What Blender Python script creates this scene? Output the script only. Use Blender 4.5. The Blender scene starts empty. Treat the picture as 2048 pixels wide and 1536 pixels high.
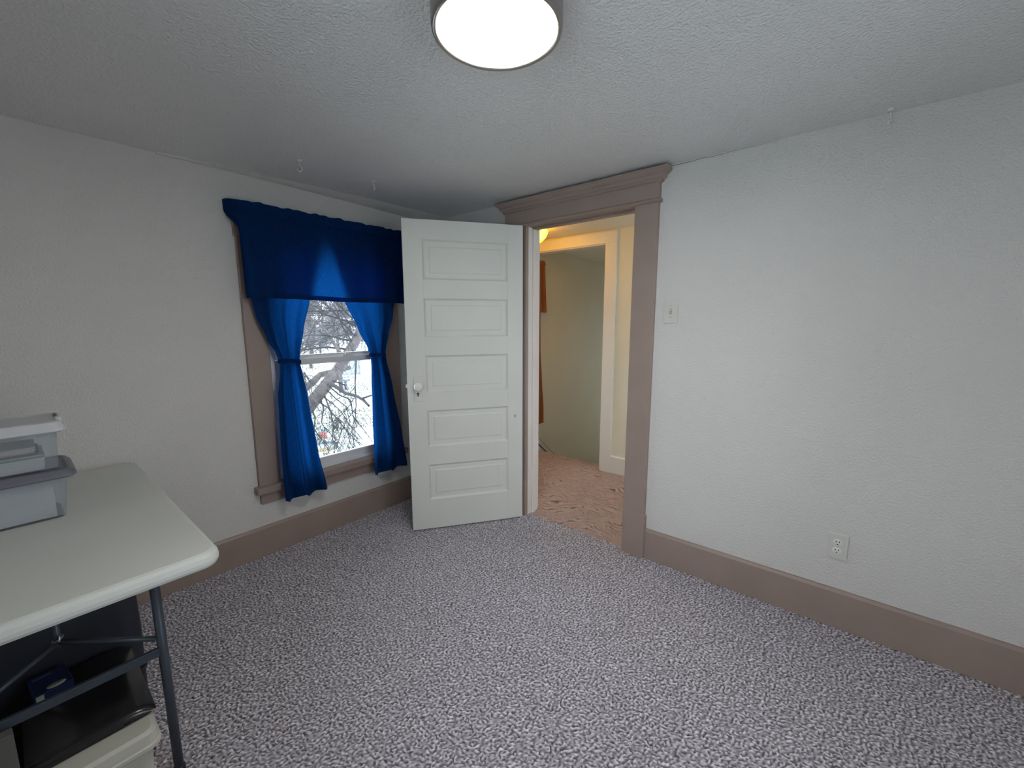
import bpy, bmesh, math, random
import numpy as np
from mathutils import Matrix, Vector

S = bpy.context.scene
COL = S.collection
random.seed(7)
rng = np.random.default_rng(7)
PI = math.pi

# ------------------------------------------------------------------ camera
CAM = Vector((2.67391, -2.31276, 1.4))
R_ = Vector((0.771137, 0.636665, -0.00217))
U_ = Vector((-0.091497, 0.114194, 0.989236))
F_ = Vector((-0.63006, 0.762638, -0.146312))
FPX = 834.867
cd = bpy.data.cameras.new('camera')
cam = bpy.data.objects.new('camera', cd)
COL.objects.link(cam)
cd.sensor_width = 36.0
cd.lens = FPX * 36.0 / 2048.0
cd.clip_start = 0.02
cd.clip_end = 500
m = Matrix((R_, U_, -F_)).transposed().to_4x4()
m.translation = CAM
cam.matrix_world = m
S.camera = cam

# ------------------------------------------------------------------ world (overcast winter sky) and exposure
SKY = 3.8
LAMP = 29.0
HALL_LAMP = 8.0
w = bpy.data.worlds.new('overcast_sky')
S.world = w
w.use_nodes = True
bg = w.node_tree.nodes['Background']
bg.inputs[0].default_value = (0.84, 0.91, 1.0, 1)
bg.inputs[1].default_value = SKY
S.view_settings.view_transform = 'Standard'
S.view_settings.look = 'None'
S.view_settings.gamma = 1
S.view_settings.use_curve_mapping = False
S.view_settings.exposure = 0.48


# ------------------------------------------------------------------ helpers
def ray(px, py):
    d = F_ * FPX + R_ * (px - 1024) - U_ * (py - 768)
    return d.normalized()


def at(px, py, d):
    return CAM + ray(px, py) * d


def on_z(px, py, z):
    r = ray(px, py)
    return CAM + r * ((z - CAM.z) / r.z)


class MB:
    """collects boxes, tubes and lathes into one mesh"""

    def __init__(self):
        self.v = []
        self.f = []
        self.smooth = []

    def add(self, vs, fs, sm=False):
        o = len(self.v)
        self.v += [tuple(x) for x in vs]
        self.f += [tuple(i + o for i in f) for f in fs]
        self.smooth += [sm] * len(fs)
        return self

    def box(self, x0, x1, y0, y1, z0, z1):
        vs = [(x, y, z) for z in (z0, z1) for y in (y0, y1) for x in (x0, x1)]
        fs = [(0, 2, 3, 1), (4, 5, 7, 6), (0, 1, 5, 4), (2, 6, 7, 3), (0, 4, 6, 2), (1, 3, 7, 5)]
        return self.add(vs, fs)

    def rbox(self, x0, x1, y0, y1, z0, z1, r=0.004, seg=2):
        b = bmesh.new()
        bmesh.ops.create_cube(b, size=1)
        for v in b.verts:
            v.co = Vector(((x0 + x1) / 2 + v.co.x * (x1 - x0), (y0 + y1) / 2 + v.co.y * (y1 - y0), (z0 + z1) / 2 + v.co.z * (z1 - z0)))
        bmesh.ops.bevel(b, geom=b.edges[:], offset=r, segments=seg, profile=0.5, affect='EDGES', clamp_overlap=True)
        b.verts.index_update()
        self.add([v.co.copy() for v in b.verts], [[v.index for v in f.verts] for f in b.faces], False)
        b.free()
        return self

    def prism(self, poly, axis, a, b_):
        """poly: list of 2D points; extruded along axis from a to b_"""
        n = len(poly)

        def pt(p, t):
            if axis == 'x':
                return (t, p[0], p[1])
            if axis == 'y':
                return (p[0], t, p[1])
            return (p[0], p[1], t)
        vs = [pt(p, a) for p in poly] + [pt(p, b_) for p in poly]
        fs = [tuple(range(n))[::-1], tuple(range(n, 2 * n))]
        fs += [(i, (i + 1) % n, n + (i + 1) % n, n + i) for i in range(n)]
        return self.add(vs, fs)

    def tube(self, pts, rad, n=8, cap=True, sm=True):
        pts = [Vector(p) for p in pts]
        if not isinstance(rad, (list, tuple)):
            rad = [rad] * len(pts)
        vs = []
        prev = None
        for i, p in enumerate(pts):
            t = (pts[min(i + 1, len(pts) - 1)] - pts[max(i - 1, 0)])
            t = t.normalized() if t.length > 1e-9 else Vector((0, 0, 1))
            a = prev if prev is not None else (Vector((0, 0, 1)) if abs(t.z) < 0.9 else Vector((1, 0, 0)))
            u = (a - t * a.dot(t)).normalized()
            prev = u
            v = t.cross(u)
            for k in range(n):
                c = 2 * PI * k / n
                vs.append(p + (u * math.cos(c) + v * math.sin(c)) * rad[i])
        fs = []
        for i in range(len(pts) - 1):
            for k in range(n):
                fs.append((i * n + k, i * n + (k + 1) % n, (i + 1) * n + (k + 1) % n, (i + 1) * n + k))
        if cap:
            fs.append(tuple(range(n))[::-1])
            fs.append(tuple((len(pts) - 1) * n + k for k in range(n)))
        return self.add(vs, fs, sm)

    def lathe(self, prof, c=(0, 0, 0), axis=(0, 0, 1), n=48, cap0=True, cap1=True, sm=True):
        ax = Vector(axis).normalized()
        a = Vector((1, 0, 0)) if abs(ax.x) < 0.9 else Vector((0, 1, 0))
        u = (a - ax * a.dot(ax)).normalized()
        v = ax.cross(u)
        c = Vector(c)
        vs = []
        for r, h in prof:
            for k in range(n):
                t = 2 * PI * k / n
                vs.append(c + ax * h + (u * math.cos(t) + v * math.sin(t)) * r)
        fs = []
        for i in range(len(prof) - 1):
            for k in range(n):
                fs.append((i * n + k, i * n + (k + 1) % n, (i + 1) * n + (k + 1) % n, (i + 1) * n + k))
        if cap0:
            fs.append(tuple(range(n))[::-1])
        if cap1:
            fs.append(tuple((len(prof) - 1) * n + k for k in range(n)))
        return self.add(vs, fs, sm)

    def xf(self, M):
        self.v = [tuple(M @ Vector(p)) for p in self.v]
        return self

    def build(self, name, mat, parent=None, fix=True):
        me = bpy.data.meshes.new(name)
        me.from_pydata(self.v, [], self.f)
        me.polygons.foreach_set('use_smooth', self.smooth)
        if fix:
            b = bmesh.new()
            b.from_mesh(me)
            bmesh.ops.recalc_face_normals(b, faces=b.faces[:])
            b.to_mesh(me)
            b.free()
        me.materials.append(mat)
        me.update()
        o = bpy.data.objects.new(name, me)
        COL.objects.link(o)
        if parent is not None:
            o.parent = parent
            o.matrix_parent_inverse = parent.matrix_basis.inverted()
        return o


def tag(o, label=None, cat=None, group=None, kind=None):
    if label:
        o['label'] = label
    if cat:
        o['category'] = cat
    if group:
        o['group'] = group
    if kind:
        o['kind'] = kind
    return o


def empty(name, loc=(0, 0, 0), **k):
    o = bpy.data.objects.new(name, None)
    o.location = loc
    o.empty_display_size = 0.05
    COL.objects.link(o)
    tag(o, **k)
    return o


def struct(o):
    o['kind'] = 'structure'
    return o


# ------------------------------------------------------------------ materials
def new_mat(name):
    mt = bpy.data.materials.new(name)
    mt.use_nodes = True
    nt = mt.node_tree
    return mt, nt, nt.nodes['Principled BSDF'], nt.nodes, nt.links


def tex(nt, kind, scale, detail=2.0, coord='Object', stretch=None, rough=0.5):
    tc = nt.nodes.new('ShaderNodeTexCoord')
    n = nt.nodes.new(kind)
    n.inputs['Scale'].default_value = scale
    if 'Detail' in n.inputs:
        n.inputs['Detail'].default_value = detail
    if 'Roughness' in n.inputs:
        n.inputs['Roughness'].default_value = rough
    if stretch:
        mp = nt.nodes.new('ShaderNodeMapping')
        mp.inputs['Scale'].default_value = stretch
        nt.links.new(tc.outputs[coord], mp.inputs[0])
        nt.links.new(mp.outputs[0], n.inputs['Vector'])
    else:
        nt.links.new(tc.outputs[coord], n.inputs['Vector'])
    return n


def ramp(nt, src, stops):
    r = nt.nodes.new('ShaderNodeValToRGB')
    el = r.color_ramp.elements
    while len(el) < len(stops):
        el.new(0.5)
    for e, (p, c) in zip(el, stops):
        e.position = p
        e.color = (*c, 1)
    nt.links.new(src, r.inputs[0])
    return r


def bump(nt, src, bsdf, strength, dist=0.002):
    b = nt.nodes.new('ShaderNodeBump')
    b.inputs['Strength'].default_value = strength
    b.inputs['Distance'].default_value = dist
    nt.links.new(src, b.inputs['Height'])
    nt.links.new(b.outputs[0], bsdf.inputs['Normal'])
    return b


def paint(name, col, rough=0.5, var=0.05, vscale=3.0, bscale=0, bstr=0.3, bdist=0.002, spec=0.5):
    mt, nt, p, N, L = new_mat(name)
    n = tex(nt, 'ShaderNodeTexNoise', vscale, 4)
    a = tuple(max(0, c * (1 - var)) for c in col)
    b = tuple(min(1, c * (1 + var)) for c in col)
    r = ramp(nt, n.outputs[0], [(0.3, a), (0.7, b)])
    L.new(r.outputs[0], p.inputs['Base Color'])
    p.inputs['Roughness'].default_value = rough
    p.inputs['Specular IOR Level'].default_value = spec
    if bscale:
        n2 = tex(nt, 'ShaderNodeTexNoise', bscale, 3)
        bump(nt, n2.outputs[0], p, bstr, bdist)
    return mt


M_wall = paint('wall_paint_orange_peel', (0.70, 0.675, 0.645), 0.55, 0.03, 1.5, 120, 0.8, 0.005)
M_ceil = paint('ceiling_paint_textured', (0.81, 0.80, 0.79), 0.33, 0.02, 1.5, 100, 0.9, 0.008)
M_trim = paint('taupe_trim_paint', (0.345, 0.262, 0.225), 0.38, 0.05, 6, 25, 0.08, 0.002)
M_door = paint('cream_door_paint', (0.70, 0.70, 0.645), 0.4, 0.02, 5, 30, 0.05, 0.002)
M_jamb = paint('pale_jamb_paint', (0.76, 0.70, 0.66), 0.45, 0.04, 8)
M_hall = paint('hall_cream_paint', (0.84, 0.795, 0.64), 0.55, 0.03, 1.5, 110, 0.5, 0.004)
M_hallw = paint('hall_white_trim', (0.80, 0.78, 0.72), 0.4, 0.02, 4)
M_vinyl = paint('white_vinyl', (0.80, 0.80, 0.80), 0.35, 0.01)
M_plate = paint('ivory_plate', (0.66, 0.645, 0.585), 0.3, 0.01)
M_porc = paint('white_porcelain', (0.80, 0.80, 0.75), 0.12, 0.01)
M_black = paint('black_slot', (0.01, 0.01, 0.012), 0.5, 0.0)
M_screw = paint('painted_screw', (0.42, 0.41, 0.38), 0.4, 0.0)
M_hinge = paint('painted_hinge', (0.45, 0.42, 0.38), 0.4, 0.05)
M_bond = paint('board_filler', (0.3, 0.3, 0.3), 0.8, 0.0)


def metal(name, col, rough, met=1.0):
    mt = paint(name, col, rough, 0.03, 20)
    mt.node_tree.nodes['Principled BSDF'].inputs['Metallic'].default_value = met
    return mt


M_nickel = metal('brushed_nickel', (0.40, 0.38, 0.35), 0.3)
M_bronze = metal('aged_bronze', (0.10, 0.06, 0.035), 0.45)
M_leg = metal('grey_powder_coat_steel', (0.055, 0.07, 0.09), 0.4, 0.25)
M_zinc = metal('zinc_wire', (0.45, 0.43, 0.42), 0.35)


def emit(name, col, strength, marble=None):
    mt, nt, p, N, L = new_mat(name)
    p.inputs['Base Color'].default_value = (*col, 1)
    p.inputs['Roughness'].default_value = 0.3
    p.inputs['Emission Strength'].default_value = strength
    if marble:
        n = tex(nt, 'ShaderNodeTexNoise', 9, 3)
        n.inputs['Distortion'].default_value = 1.5
        r = ramp(nt, n.outputs[0], marble)
        L.new(r.outputs[0], p.inputs['Emission Color'])
    else:
        p.inputs['Emission Color'].default_value = (*col, 1)
    return mt


M_lampglow = emit('lit_white_diffuser', (1.0, 0.955, 0.90), LAMP)
M_amber = emit('lit_amber_glass', (1.0, 0.62, 0.08), HALL_LAMP, [(0.35, (1.0, 0.30, 0.004)), (0.52, (1.0, 0.50, 0.012)), (0.7, (1.0, 0.74, 0.05))])


def glass_mat(name):
    mt, nt, p, N, L = new_mat(name)
    out = N['Material Output']
    tr = N.new('ShaderNodeBsdfTransparent')
    tr.inputs[0].default_value = (0.97, 0.985, 0.98, 1)
    gl = N.new('ShaderNodeBsdfGlossy')
    gl.inputs['Roughness'].default_value = 0.02
    fr = N.new('ShaderNodeFresnel')
    fr.inputs[0].default_value = 1.45
    mx = N.new('ShaderNodeMixShader')
    L.new(fr.outputs[0], mx.inputs[0])
    L.new(tr.outputs[0], mx.inputs[1])
    L.new(gl.outputs[0], mx.inputs[2])
    L.new(mx.outputs[0], out.inputs[0])
    return mt


M_glass = glass_mat('window_glass')


def cloth_mat(name, dcol, tcol, fac, wscale=420):
    mt, nt, p, N, L = new_mat(name)
    out = N['Material Output']
    wv = tex(nt, 'ShaderNodeTexNoise', 40, 3, stretch=(1, 14, 1.0))
    wv2 = tex(nt, 'ShaderNodeTexNoise', 40, 3, stretch=(1, 1.0, 14))
    add = N.new('ShaderNodeMath')
    add.operation = 'ADD'
    L.new(wv.outputs[0], add.inputs[0])
    L.new(wv2.outputs[0], add.inputs[1])
    half = N.new('ShaderNodeMath')
    half.operation = 'MULTIPLY'
    half.inputs[1].default_value = 0.5
    L.new(add.outputs[0], half.inputs[0])
    r1 = ramp(nt, half.outputs[0], [(0.3, tuple(c * 0.82 for c in dcol)), (0.7, tuple(min(1, c * 1.15) for c in dcol))])
    r2 = ramp(nt, half.outputs[0], [(0.35, tuple(c * 0.62 for c in tcol)), (0.65, tuple(min(1, c * 1.2) for c in tcol))])
    p.inputs['Roughness'].default_value = 0.8
    p.inputs['Specular IOR Level'].default_value = 0.15
    L.new(r1.outputs[0], p.inputs['Base Color'])
    tl = N.new('ShaderNodeBsdfTranslucent')
    L.new(r2.outputs[0], tl.inputs[0])
    mx = N.new('ShaderNodeMixShader')
    mx.inputs[0].default_value = fac
    L.new(p.outputs[0], mx.inputs[1])
    L.new(tl.outputs[0], mx.inputs[2])
    L.new(mx.outputs[0], out.inputs[0])
    return mt


M_blue = cloth_mat('blue_woven_cotton', (0.003, 0.038, 0.135), (0.003, 0.085, 0.36), 0.5)
M_rust = cloth_mat('rust_brown_curtain_cloth', (0.32, 0.12, 0.05), (0.42, 0.15, 0.05), 0.25)


def carpet_mat(name, stops, wave=False):
    mt, nt, p, N, L = new_mat(name)
    at_ = N.new('ShaderNodeAttribute')
    at_.attribute_name = 'shade'
    r = ramp(nt, at_.outputs['Fac'], stops)
    L.new(r.outputs[0], p.inputs['Base Color'])
    p.inputs['Roughness'].default_value = 0.95
    p.inputs['Specular IOR Level'].default_value = 0.1
    return mt


M_carpet = carpet_mat('grey_speckled_loop_pile', [(0.0, (0.085, 0.078, 0.09)), (0.3, (0.255, 0.235, 0.26)), (0.65, (0.56, 0.525, 0.56)), (1.0, (0.92, 0.885, 0.92))])
M_hcarpet = carpet_mat('rose_brown_sculpted_pile', [(0.0, (0.17, 0.105, 0.085)), (0.5, (0.46, 0.34, 0.295)), (1.0, (0.62, 0.49, 0.44))])
M_sub = paint('carpet_backing', (0.2, 0.18, 0.18), 0.9)

# ------------------------------------------------------------------ room shell
H = 2.208
RX, RY = 3.75, -2.85
T = 0.16
WY0, WY1, WZ0, WZ1 = -1.325, -0.555, 0.42, 1.86      # window opening in the west wall
DX0, DX1, DZ1 = 0.91, 1.66, 2.03                     # door opening in the north wall
DT = 0.12                                            # thickness of the door wall

b = MB().box(0 - T, RX + T, RY - T, 0.015, -0.06, -0.012)
floor = struct(b.build('floor', M_sub))


def carpet(name, x0, x1, y0, y1, step, fn, mat, parent):
    nx = int((x1 - x0) / step) + 1
    ny = int((y1 - y0) / step) + 1
    xs = np.linspace(x0, x1, nx)
    ys = np.linspace(y0, y1, ny)
    X, Y = np.meshgrid(xs, ys)
    Z, SH, jx, jy = fn(X, Y)
    X = X + jx
    Y = Y + jy
    V = np.stack([X, Y, Z], -1).reshape(-1, 3).astype(np.float32)
    i = np.arange(nx * ny).reshape(ny, nx)
    F = np.stack([i[:-1, :-1], i[:-1, 1:], i[1:, 1:], i[1:, :-1]], -1).reshape(-1, 4)
    me = bpy.data.meshes.new(name)
    me.vertices.add(len(V))
    me.vertices.foreach_set('co', V.ravel())
    me.loops.add(F.size)
    me.loops.foreach_set('vertex_index', F.ravel().astype(np.int32))
    me.polygons.add(len(F))
    me.polygons.foreach_set('loop_start', np.arange(0, F.size, 4, dtype=np.int32))
    me.polygons.foreach_set('loop_total', np.full(len(F), 4, dtype=np.int32))
    me.polygons.foreach_set('use_smooth', np.zeros(len(F), dtype=bool))
    a = me.attributes.new('shade', 'FLOAT', 'POINT')
    a.data.foreach_set('value', SH.ravel().astype(np.float32))
    me.materials.append(mat)
    me.update()
    me.validate()
    o = bpy.data.objects.new(name, me)
    COL.objects.link(o)
    o.parent = parent
    o['kind'] = 'stuff'
    return o


def hp(shape):
    """random field with the clumps taken out, so that tufts alternate"""
    n = rng.random(shape)
    m = sum(np.roll(np.roll(n, i, 0), j, 1) for i in (-1, 0, 1) for j in (-1, 0, 1)) / 9
    return n - m


def fn_room(X, Y):
    n = hp(X.shape)
    Z = 0.0085 * n - 0.0015
    sh = np.clip(0.46 + 1.0 * hp(X.shape) + 0.7 * n, 0, 1)
    j = 0.0018
    return Z, sh, (rng.random(X.shape) - .5) * 2 * j, (rng.random(X.shape) - .5) * 2 * j


carpet('carpet_pile', 0.0, RX, RY, 0.015, 0.0062, fn_room, M_carpet, floor)

# west wall (window wall)
b = MB()
b.box(-T, 0, RY - T, WY0, 0 - 0.06, H + 0.05)
b.box(-T, 0, WY1, 0.0, 0 - 0.06, H + 0.05)
b.box(-T, 0, WY0, WY1, 0 - 0.06, WZ0)
b.box(-T, 0, WY0, WY1, WZ1, H + 0.05)
wall_west = struct(b.build('wall_left', M_wall))
# north wall (door wall)
b = MB()
b.box(-T, DX0 - 0.02, 0, DT, -0.06, H + 0.05)
b.box(DX1 + 0.02, RX + T, 0, DT, -0.06, H + 0.05)
b.box(DX0 - 0.02, DX1 + 0.02, 0, DT, DZ1 + 0.02, H + 0.05)
wall_north = struct(b.build('wall_right', M_wall))
# south wall (behind the camera) with a second window
SX0, SX1, SZ0, SZ1 = 1.65, 2.95, 0.50, 1.95
b = MB()
b.box(-T, SX0, RY - T, RY, -0.06, H + 0.05)
b.box(SX1, RX + T, RY - T, RY, -0.06, H + 0.05)
b.box(SX0, SX1, RY - T, RY, -0.06, SZ0)
b.box(SX0, SX1, RY - T, RY, SZ1, H + 0.05)
struct(b.build('wall_rear', M_wall))
EY0, EY1 = -1.9, -0.9
b = MB()
b.box(RX, RX + T, RY - T, EY0, -0.06, H + 0.05)
b.box(RX, RX + T, EY1, DT, -0.06, H + 0.05)
b.box(RX, RX + T, EY0, EY1, -0.06, SZ0)
b.box(RX, RX + T, EY0, EY1, SZ1, H + 0.05)
struct(b.build('wall_side', M_wall))
ceil = struct(MB().box(-T, RX + T, RY - T, DT, H, H + 0.1).build('ceiling', M_ceil))
cr = random.Random(5)
MB().tube([(1.815 + 0.028 * i, -0.0005, H - 0.003 - cr.uniform(0, 0.004)) for i in range(19)], [0.0014 * (1 - 0.8 * i / 18) for i in range(19)], 5).build('joint_crack', M_black, ceil)
# rounded plaster cove growing along the top of the window wall
ys = np.linspace(-1.75, 0.0, 15)
v = []
f = []
nprof = 6
for y in ys:
    k = (y + 1.75) / 1.75
    a = 0.012 + 0.10 * min(1, k * 1.5) ** 0.8
    c = 0.004 + 0.042 * k ** 1.5
    for i in range(nprof):
        t = i / (nprof - 1)
        bul = math.sin(t * PI) * 0.006
        v.append((a * t + bul * 0.2, y, H - c * (1 - t) - bul))
    v.append((-0.005, y, H + 0.005))
n = nprof + 1
for j in range(len(ys) - 1):
    for i in range(n):
        f.append((j * n + i, j * n + (i + 1) % n, (j + 1) * n + (i + 1) % n, (j + 1) * n + i))
f.append(tuple(range(n)))
f.append(tuple((len(ys) - 1) * n + i for i in range(n))[::-1])
struct(MB().add(v, f, False).build('trim_1', M_wall))

# baseboards
BB = 0.183


def base_prof(sign=1):
    return [(0, 0), (sign * 0.02, 0), (sign * 0.02, BB - 0.012), (sign * 0.012, BB), (0, BB)]


struct(MB().prism(base_prof(), 'y', RY, 0.0).build('baseboard_left', M_trim))
b = MB().prism(base_prof(-1), 'x', 1.80, RX)
b.prism(base_prof(-1), 'x', 0.02, 0.735)
struct(b.build('baseboard_right', M_trim))
b = MB().prism([(RY + p[0], p[1]) for p in base_prof()], 'x', 0.02, RX)
struct(b.build('baseboard_rear', M_trim))
struct(MB().prism([(RX + p[0], p[1]) for p in base_prof(-1)], 'y', RY, 0.0).build('baseboard_side', M_trim))

# door surround: casings, plinth blocks, bead, frieze and flared cornice
surround = struct(empty('trim_2'))
for x0, x1 in ((0.735, DX0), (DX1, 1.793)):
    MB().rbox(x0, x1, -0.024, 0.002, 0.262, 2.032, 0.003, 1).build('casing', M_trim, surround)
    MB().rbox(x0 - (0.003 if x0 < 1 else 0.0), x1 + (0.006 if x0 > 1 else 0), -0.031, 0.002, -0.006, 0.268, 0.004, 1).build('plinth_block', M_trim, surround)
MB().prism([(0.002, 2.030), (-0.034, 2.030), (-0.042, 2.036), (-0.042, 2.042), (-0.034, 2.048), (0.002, 2.048)], 'x', 0.722, 1.806).build('bead', M_trim, surround)
MB().prism([(0.002, 2.046), (-0.028, 2.046), (-0.028, 2.145), (0.002, 2.145)], 'x', 0.728, 1.796).build('frieze', M_trim, surround)
# cornice built as stacked, outward stepping fillets with mitred returns
cor = MB()
steps = [(0.030, 2.128), (0.040, 2.134), (0.040, 2.142), (0.050, 2.147), (0.056, 2.158), (0.056, 2.164), (0.066, 2.170), (0.078, 2.182), (0.078, 2.193)]
v = []
f = []
for d, z in steps:
    e = d - 0.026
    v += [(0.728 - e, 0.002, z), (0.728 - e, -d, z), (1.796 + e, -d, z), (1.796 + e, 0.002, z)]
for i in range(len(steps) - 1):
    for k in range(3):
        f.append((i * 4 + k, i * 4 + k + 1, i * 4 + 4 + k + 1, i * 4 + 4 + k))
f.append((0, 1, 2, 3))
f.append(tuple((len(steps) - 1) * 4 + k for k in (3, 2, 1, 0)))
for i in range(len(steps) - 1):
    f.append((i * 4 + 3, i * 4, i * 4 + 4, i * 4 + 7))
cor.add(v, f).build('cornice', M_trim, surround)
# jamb lining of the doorway
MB().rbox(DX0 - 0.022, DX0, -0.004, DT + 0.004, -0.008, DZ1, 0.002, 1).build('jamb', M_jamb, surround)
MB().rbox(DX1, DX1 + 0.022, -0.004, DT + 0.004, -0.008, DZ1, 0.002, 1).build('jamb', M_jamb, surround)
MB().rbox(DX0 - 0.022, DX1 + 0.022, -0.004, DT + 0.004, DZ1, DZ1 + 0.022, 0.002, 1).build('head_jamb', M_trim, surround)
MB().rbox(DX0, DX0 + 0.012, 0.045, 0.085, -0.004, DZ1, 0.002, 1).build('door_stop', M_jamb, surround)
MB().rbox(DX1 - 0.012, DX1, 0.045, 0.085, -0.004, DZ1, 0.002, 1).build('door_stop', M_jamb, surround)
MB().rbox(DX0, DX1, 0.045, 0.085, DZ1 - 0.012, DZ1, 0.002, 1).build('door_stop', M_trim, surround)
# casing on the hall side
for x0, x1 in ((DX0 - 0.13, DX0 - 0.006), (DX1 + 0.006, DX1 + 0.13)):
    MB().rbox(x0, x1, DT - 0.002, DT + 0.02, 0, 2.04, 0.003, 1).build('hall_casing', M_hallw, surround)
MB().rbox(DX0 - 0.13, DX1 + 0.13, DT - 0.002, DT + 0.02, 2.04, 2.15, 0.003, 1).build('hall_casing', M_hallw, surround)

# ------------------------------------------------------------------ door leaf
# local frame: u along the width from the hinge, w = thickness (visible face at w = 0), z up
d0 = Vector((0.9186, -0.0725, 0))
uu = Vector((-0.56999732, -0.82164655, 0))
ww = Vector((-0.82164655, 0.56999732, 0))           # away from the camera
MD = Matrix(((uu.x, ww.x, 0, d0.x), (uu.y, ww.y, 0, d0.y), (0, 0, 1, 0), (0, 0, 0, 1)))
door = struct(empty('door_1', d0))
DW, DB, DTOP, DTH = 0.770, 0.012, 2.025, 0.036
PU0, PU1 = 0.106, 0.650
PZ = [(0.217, 0.462), (0.585, 0.830), (0.947, 1.190), (1.307, 1.550), (1.665, 1.908)]


def dpart(mb, name, mat):
    return mb.xf(MD).build(name, mat, door)


dpart(MB().rbox(0, PU0, 0, DTH, DB, DTOP, 0.002, 1), 'stile', M_door)
dpart(MB().rbox(PU1, DW, 0, DTH, DB, DTOP, 0.002, 1), 'stile', M_door)
zs = [DB] + [z for p in PZ for z in p] + [DTOP]
for i in range(0, len(zs), 2):
    dpart(MB().box(PU0 - 0.001, PU1 + 0.001, 0.0004, DTH - 0.0004, zs[i], zs[i + 1]), 'rail', M_door)
for z0, z1 in PZ:
    mb = MB()
    for side in (0, 1):
        def W(d):
            return d if side == 0 else DTH - d
        # sticking bevel, recessed field, raised centre
        rings = [(0.0, 0.0004), (0.009, 0.0085), (0.014, 0.0105), (0.040, 0.0105), (0.046, 0.0072)]
        vs = []
        for ins, dep in rings:
            vs += [(PU0 + ins, W(dep), z0 + ins), (PU1 - ins, W(dep), z0 + ins), (PU1 - ins, W(dep), z1 - ins), (PU0 + ins, W(dep), z1 - ins)]
        fs = []
        for r in range(len(rings) - 1):
            for k in range(4):
                q = (r * 4 + k, r * 4 + (k + 1) % 4, r * 4 + 4 + (k + 1) % 4, r * 4 + 4 + k)
                fs.append(q if side == 0 else q[::-1])
        q = tuple((len(rings) - 1) * 4 + k for k in range(4))
        fs.append(q if side == 0 else q[::-1])
        mb.add(vs, fs)
    mb.xf(MD).build('panel', M_door, door, fix=False)
# escutcheon plates, knobs and keyhole on both faces
for side in (0, 1):
    def W(d):
        return -d if side == 0 else DTH + d
    lo, hi = sorted((W(-0.001), W(0.004)))
    pl = MB().rbox(0.676, 0.731, lo, hi, 0.893, 1.060, 0.0015, 1).xf(MD).build('knob_plate', M_door, door)
    s = -1 if side == 0 else 1
    prof = [(0.019, 0.0), (0.020, 0.006), (0.011, 0.010), (0.010, 0.024), (0.014, 0.030), (0.025, 0.036), (0.0285, 0.045), (0.0275, 0.053), (0.021, 0.060), (0.010, 0.0635), (0.002, 0.064)]
    k = MB().lathe(prof, (0.7045, W(0.002), 0.996), (0, s, 0), 32).xf(MD).build('knob', M_porc, door)
    kh = MB().lathe([(0.0052, 0), (0.0052, 0.0012)], (0.706, W(0.0036), 0.947), (0, s, 0), 16)
    lo, hi = sorted((W(0.0036), W(0.0048)))
    kh.box(0.7032, 0.7088, lo, hi, 0.927, 0.946)
    kh.xf(MD).build('keyhole', M_black, pl)
dpart(MB().rbox(DW - 0.001, DW + 0.0015, 0.006, DTH - 0.006, 0.90, 1.06, 0.0005, 1), 'latch_plate', M_door)
dpart(MB().prism([(DW, 0.010), (DW + 0.011, 0.012), (DW + 0.004, 0.026), (DW, 0.026)], 'z', 0.985, 1.007), 'latch_bolt', M_zinc)
for z in (0.25, 1.02, 1.78):
    dpart(MB().lathe([(0.006, -0.045), (0.006, 0.045)], (-0.004, DTH + 0.006, z), (0, 0, 1), 14), 'hinge', M_hinge)
dpart(MB().rbox(0.047, 0.062, -0.0008, 0.001, 0.748, 0.768, 0.0004, 1), 'paint_chip', M_screw)

# ------------------------------------------------------------------ window in the west wall
win = struct(empty('window_1', (0, -0.94, 0.44)))
WC = 0.125
MB().rbox(-0.002, 0.022, WY0 - WC, WY0 - 0.004, 0.436, 1.87, 0.003, 1).build('casing', M_trim, win)
MB().rbox(-0.002, 0.022, WY1 + 0.004, WY1 + WC, 0.436, 1.87, 0.003, 1).build('casing', M_trim, win)
MB().rbox(-0.002, 0.024, WY0 - WC - 0.008, WY1 + WC + 0.008, 1.868, 1.985, 0.003, 1).build('head_casing', M_trim, win)
MB().rbox(-0.03, 0.058, WY0 - WC - 0.022, WY1 + WC + 0.022, 0.397, 0.438, 0.006, 2).build('stool', M_trim, win)
MB().rbox(-0.002, 0.022, WY0 - WC + 0.004, WY1 + WC - 0.004, 0.326, 0.398, 0.003, 1).build('apron', M_trim, win)
# vinyl frame
FX0, FX1 = -0.13, -0.012
MB().rbox(FX0, FX1, WY0, WY0 + 0.032, WZ0, WZ1, 0.003, 1).build('side_frame', M_vinyl, win)
MB().rbox(FX0, FX1, WY1 - 0.032, WY1, WZ0, WZ1, 0.003, 1).build('side_frame', M_vinyl, win)
MB().rbox(FX0, FX1, WY0, WY1, WZ1 - 0.03, WZ1, 0.003, 1).build('head_frame', M_vinyl, win)
MB().prism([(FX1, 0.415), (FX1, 0.442), (-0.035, 0.450), (FX0, 0.435), (FX0, 0.415)], 'y', WY0, WY1).build('sill_frame', M_vinyl, win)


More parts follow.
